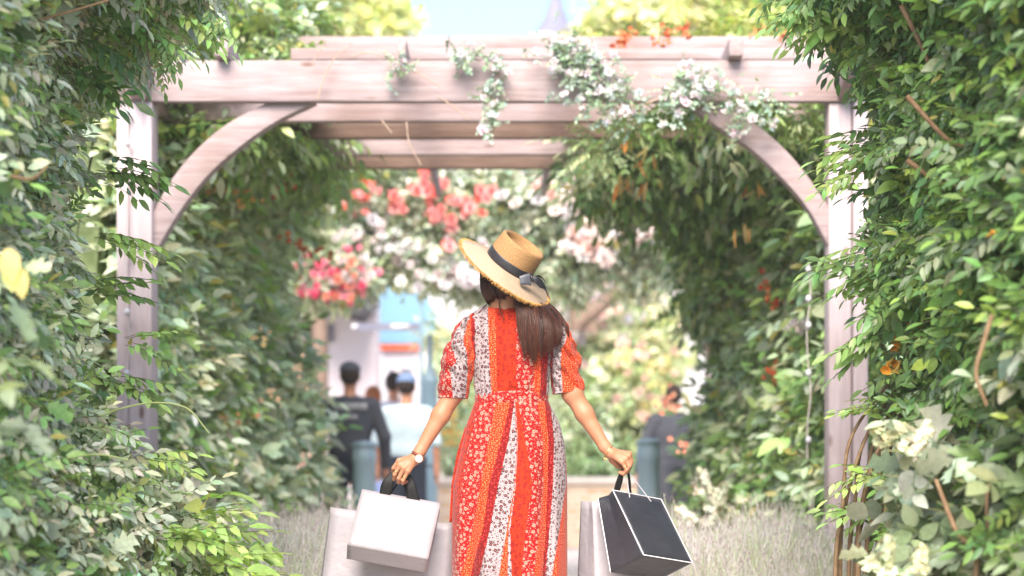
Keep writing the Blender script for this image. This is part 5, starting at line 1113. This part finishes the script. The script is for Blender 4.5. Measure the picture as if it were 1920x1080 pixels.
# large white bag behind it
w2 = np.array([.53, .0, -.075]); d2 = np.array([-.055, -.05, -.46]); tl2 = Wd(622, 951, .10)
bg2 = bag('shopping_bag', 'largest white paper bag hanging behind the smaller white one at the left hand', tl2, w2, d2, (-.012, .06, .0), (-.02, .13, -.01), M['bag_white'], .015)
for t0, c in ((.34, .0), (.66, .012)):
    strip('ribbon_handle', [tl2 + w2 * t0 + [0, -.003, -.03], (tl2 + w2 * t0) * .5 + Wd(752, 896, -.01) * .5, Wd(752, 896, -.012)], [tl2 + w2 * (t0 + .03) + [0, -.003, -.03], (tl2 + w2 * (t0 + .03)) * .5 + Wd(754, 896, -.01) * .5, Wd(756, 893, -.012)], M['ribbon_h'], bg2)
# black bag
tl3 = Wd(1149, 919, -.02); w3 = np.array([.214, .16, -.040]); d3 = np.array([.116, -.17, -.262]); b3 = np.array([-.128, .115, -.076])
ed = [lambda t, w, d, b0, b1: (t, t + w), lambda t, w, d, b0, b1: (t, t + d), lambda t, w, d, b0, b1: (t + w, t + w + d), lambda t, w, d, b0, b1: (t + d, t + d + w), lambda t, w, d, b0, b1: (t + b0, t + d + b1), lambda t, w, d, b0, b1: (t + d + w, t + d + w + b1)]
bg3 = bag('shopping_bag', 'glossy black paper bag with white edging and white rope handles in the right hand', tl3, w3, d3, b3 * .46, b3, M['bag_black'], .016, edge=ed, sag=.006)
gR = Wd(1171, 876, -.022)
def rope(parent, a, c, top):
    b = MB(); b.tube(bez([a, a * .5 + top * .5 + np.array([0, 0, .0]), top, c * .5 + top * .5, c], 26), .0022, 6); b.build('rope_handle', M['rope'], parent, True)
h1 = tl3 + w3 * .30 + d3 * .07 + [0, -.006, 0]; h2 = tl3 + w3 * .74 + d3 * .07 + [0, -.006, 0]; rope(bg3, h1, h2, gR)
rope(bg3, h1 + b3 * .46 - d3 * .05, h2 + b3 * .46 - d3 * .05, gR + [.004, .004, 0])
# large pale bag behind the black one
tl4 = Wd(1111, 940, .08); bg4 = bag('shopping_bag', 'large pale lilac-white bag with black ribbon handles hanging behind the black bag', tl4, (.24, .10, -.02), (.02, -.03, -.50), (-.045, .10, .0), (-.085, .16, -.01), M['bag_white'], .01)
strip('ribbon_handle', [Wd(1149, 925, .02), Wd(1156, 900, -.0), Wd(1165, 880, -.016), gR + [0, 0, .004]], [Wd(1161, 925, .02), Wd(1168, 900, -.0), Wd(1170, 882, -.016), gR + [.006, 0, .0]], M['ribbon_h'], bg4)
strip('ribbon_handle', [Wd(1180, 932, .06), Wd(1178, 905, .02), Wd(1175, 886, -.01), gR + [.004, 0, .004]], [Wd(1184, 934, .06), Wd(1183, 905, .02), Wd(1180, 886, -.01), gR + [.012, 0, .004]], M['ribbon_h'], bg4)

# ================================================================ PEOPLE BEYOND
def far_person(label, px, Y, hgt, turn, top, bottom, cap=None, hair=None, hairlen=0, shorts=False, sleeves='long', arms=((-.05, .1), (.05, .1)), stride=.1, wid=1., group='people walking beyond the pergola', mark=None):
    x = P(px, 0, Y)[0]; r = thing('person', label, 'person', (x, Y, 0), group); s = hgt / 1.75; ct, st_ = math.cos(R(turn)), math.sin(R(turn))
    def T(a, b_, c): a *= s * wid; b_ *= s; return np.array([x + a * ct - b_ * st_, Y + a * st_ + b_ * ct, c * s])   # +b_ is forward
    Rm = np.array([[ct, -st_, 0], [st_, ct, 0], [0, 0, 1.]])
    sk = []; tp = []; bt = []
    sk.append(('c', T(0, 0, 1.42), T(0, .01, 1.56), .055 * s, .05 * s, .02)); sk.append(('e', T(0, .012, 1.64), (.075 * s, .095 * s, .108 * s), .02, Rm)); sk.append(('c', T(0, .10, 1.645), T(0, .118, 1.62), .010, .014, .012))
    for q in (-1, 1): sk.append(('e', T(q * .077, 0, 1.635), (.012, .022, .032), .008, Rm)); sk.append(('e', T(q * .03, .092, 1.66), (.012, .01, .01), .004, Rm))
    sk.append(('e', T(0, 0, 1.22), (.15 * s * wid, .10 * s, .22 * s), .06, Rm)); sk.append(('e', T(0, 0, .98), (.14 * s * wid, .10 * s, .12 * s), .05, Rm)); sk.append(('c', T(-.15, 0, 1.40), T(.15, 0, 1.40), .05 * s, .05 * s, .05))
    tp += [('e', T(0, 0, 1.24), (.19 * s * wid, .135 * s, .24 * s), .06, Rm), ('e', T(0, 0, 1.03), (.185 * s * wid, .135 * s, .14 * s), .05, Rm), ('c', T(-.15, 0, 1.40), T(.15, 0, 1.40), .065 * s, .065 * s, .05)]
    for q, (ax_, ay) in zip((-1, 1), arms):
        sh = T(q * .19, 0, 1.39); el = T(q * .26 + ax_ * .5, -.02 + ay * .3, 1.12); wr = T(q * .25 + ax_, ay, .88); hn = T(q * .25 + ax_, ay + .02, .80)
        sk += [('c', sh, el, .046 * s, .038 * s, .02), ('c', el, wr, .038 * s, .026 * s, .02), ('c', wr, hn, .028, .03, .02)] + [('c', hn, hn + Rm @ np.array([.012 * (k - 1.5), .01, -.075]), .010, .007, .006) for k in range(4)] + [('c', hn, hn + Rm @ np.array([-q * .03, .03, -.04]), .011, .009, .006)]
        tp.append(('c', sh, el, .068 * s, .058 * s, .03))
        if sleeves == 'long': tp.append(('c', el, wr, .056 * s, .045 * s, .02))
    for q in (-1, 1):
        f = stride * q; hip = T(q * .09, 0, .93); kn = T(q * .10, f * .5 + .03, .50); an = T(q * .10, f, .09)
        sk += [('c', hip, kn, .078 * s, .052 * s, .03), ('c', kn, an, .052 * s, .036 * s, .02), ('c', an - [0, 0, .045], an + Rm @ np.array([0, .15, -.055]), .036, .028, .02)]
        bt.append(('c', hip, kn, .098 * s, .080 * s, .04))
        if not shorts: bt.append(('c', kn, an, .075 * s, .055 * s, .03))
    bt.append(('e', T(0, 0, .96), (.165 * s * wid, .125 * s, .11 * s), .05, Rm))
    g = .014; A = (axis([(x - .52, x + .52, g)]), axis([(Y - .5, Y + .5, g)]), axis([(0, 2.0, g)]))
    sdf_mesh('body', sk, *A, M['skin_far'], r); sdf_mesh('top', tp, *A, top, r); sdf_mesh('shorts' if shorts else 'trousers', bt, *A, bottom, r)
    if hair is not None:
        hh = [('e', T(0, -.018, 1.665), (.088 * s, .098 * s, .105 * s), .02, Rm)]
        if hairlen: hh.append(('c', T(0, -.05, 1.60), T(0, -.10, 1.60 - hairlen), .075 * s, .06 * s, .04))
        sdf_mesh('hair', hh, *A, hair, r)
    if cap is not None: sdf_mesh('cap', [('e', T(0, -.005, 1.70), (.094 * s, .108 * s, .075 * s), .02, Rm), ('e', T(0, .13, 1.685), (.07 * s, .075 * s, .012), .02, Rm)], *A, cap, r)
    return r, T
fab = lambda n_, c: noisy(n_, c, tuple(q * 1.2 for q in c), 8, .85, .2, .2)
M['jacket'] = fab('dark_jacket', (.06, .064, .08)); M['ltblue'] = fab('pale_blue_shirt', (.42, .52, .55)); M['navy'] = fab('navy_cloth', (.025, .03, .045)); M['whitetee'] = fab('white_tee', (.72, .62, .68)); M['hair_b'] = fab('dark_hair', (.03, .02, .016)); M['hair_c'] = fab('copper_hair', (.30, .10, .04)); M['capblue'] = fab('blue_cap', (.15, .22, .36)); M['plum'] = fab('plum_cloth', (.07, .04, .07)); M['charcoal'] = fab('charcoal_cloth', (.055, .058, .07))
pa, Ta = far_person('person in a black jacket with white back lettering and dark cap beside the left bollard', 656, 15.8, 1.76, 6, M['jacket'], M['navy'], cap=M['jacket'], hair=M['hair_b'], arms=((-.02, .05), (.06, .12)), wid=1.03)
b = MB(); _r = random.Random(3)      # lettering on the back, too soft in the photo to read
for k in range(16): q_ = Ta(-.13 + k * .0175, -.146, 1.375 + _r.uniform(-.004, .004)); b.box(q_[0] - .007 * _r.uniform(.4, 1), q_[0] + .006, q_[1], q_[1] + .003, q_[2] - .03, q_[2] + .03)
for k in range(7): q_ = Ta(-.055 + k * .0175, -.146, 1.285 + _r.uniform(-.003, .003)); b.box(q_[0] - .007 * _r.uniform(.4, 1), q_[0] + .006, q_[1], q_[1] + .003, q_[2] - .02, q_[2] + .02)
b.build('lettering', M['white'], pa)
pb2, Tb = far_person('person in pale blue shirt, dark shorts and blue cap, carrying a bag', 762, 17.2, 1.74, -4, M['ltblue'], M['navy'], cap=M['capblue'], hair=M['hair_b'], shorts=True, sleeves='short', arms=((-.03, .1), (.02, .05)), wid=1.05)
pc2, Tc = far_person('person in a white tee shirt seen just behind the pale blue shirt', 738, 19.2, 1.88, 8, M['whitetee'], M['navy'], hair=M['hair_b'], sleeves='short')
pd, Td = far_person('person with long copper hair and a plum top beside the dark jacket', 700, 18.6, 1.70, 0, M['plum'], M['navy'], hair=M['hair_c'], hairlen=.22, wid=.9)
pe, Te = far_person('person in charcoal half hidden by the climber behind the right bollard', 1262, 17.9, 1.68, 20, M['charcoal'], M['charcoal'], hair=M['hair_b'], wid=1.15)
cbg = thing('carrier_bag', 'blue and white carrier bag hanging from the hand of the person in pale blue', 'bag', tuple(Tb(-.28, .1, .45)))
M['carrier'] = noisy('blue_carrier', (.12, .20, .50), (.35, .42, .65), 3, .5); b = MB(); c = Tb(-.28, .12, .62)
R_ = np.array([[c + np.array([math.cos(k / 16 * 6.2832) * .14 * s_, math.sin(k / 16 * 6.2832) * .06 * s_, z_]) for k in range(16)] for z_, s_ in ((-.2, .75), (-.18, .95), (-.05, 1.05), (.06, .85), (.12, .55))]); b.loft(R_, True); b.build('sack', M['carrier'], cbg, True)
b = MB(); b.tube(bez([c + [-.06, 0, .12], c + [-.01, 0, .17], c + [.05, 0, .12]], 10), .006, 6); b.build('handle', M['white'], cbg, True)
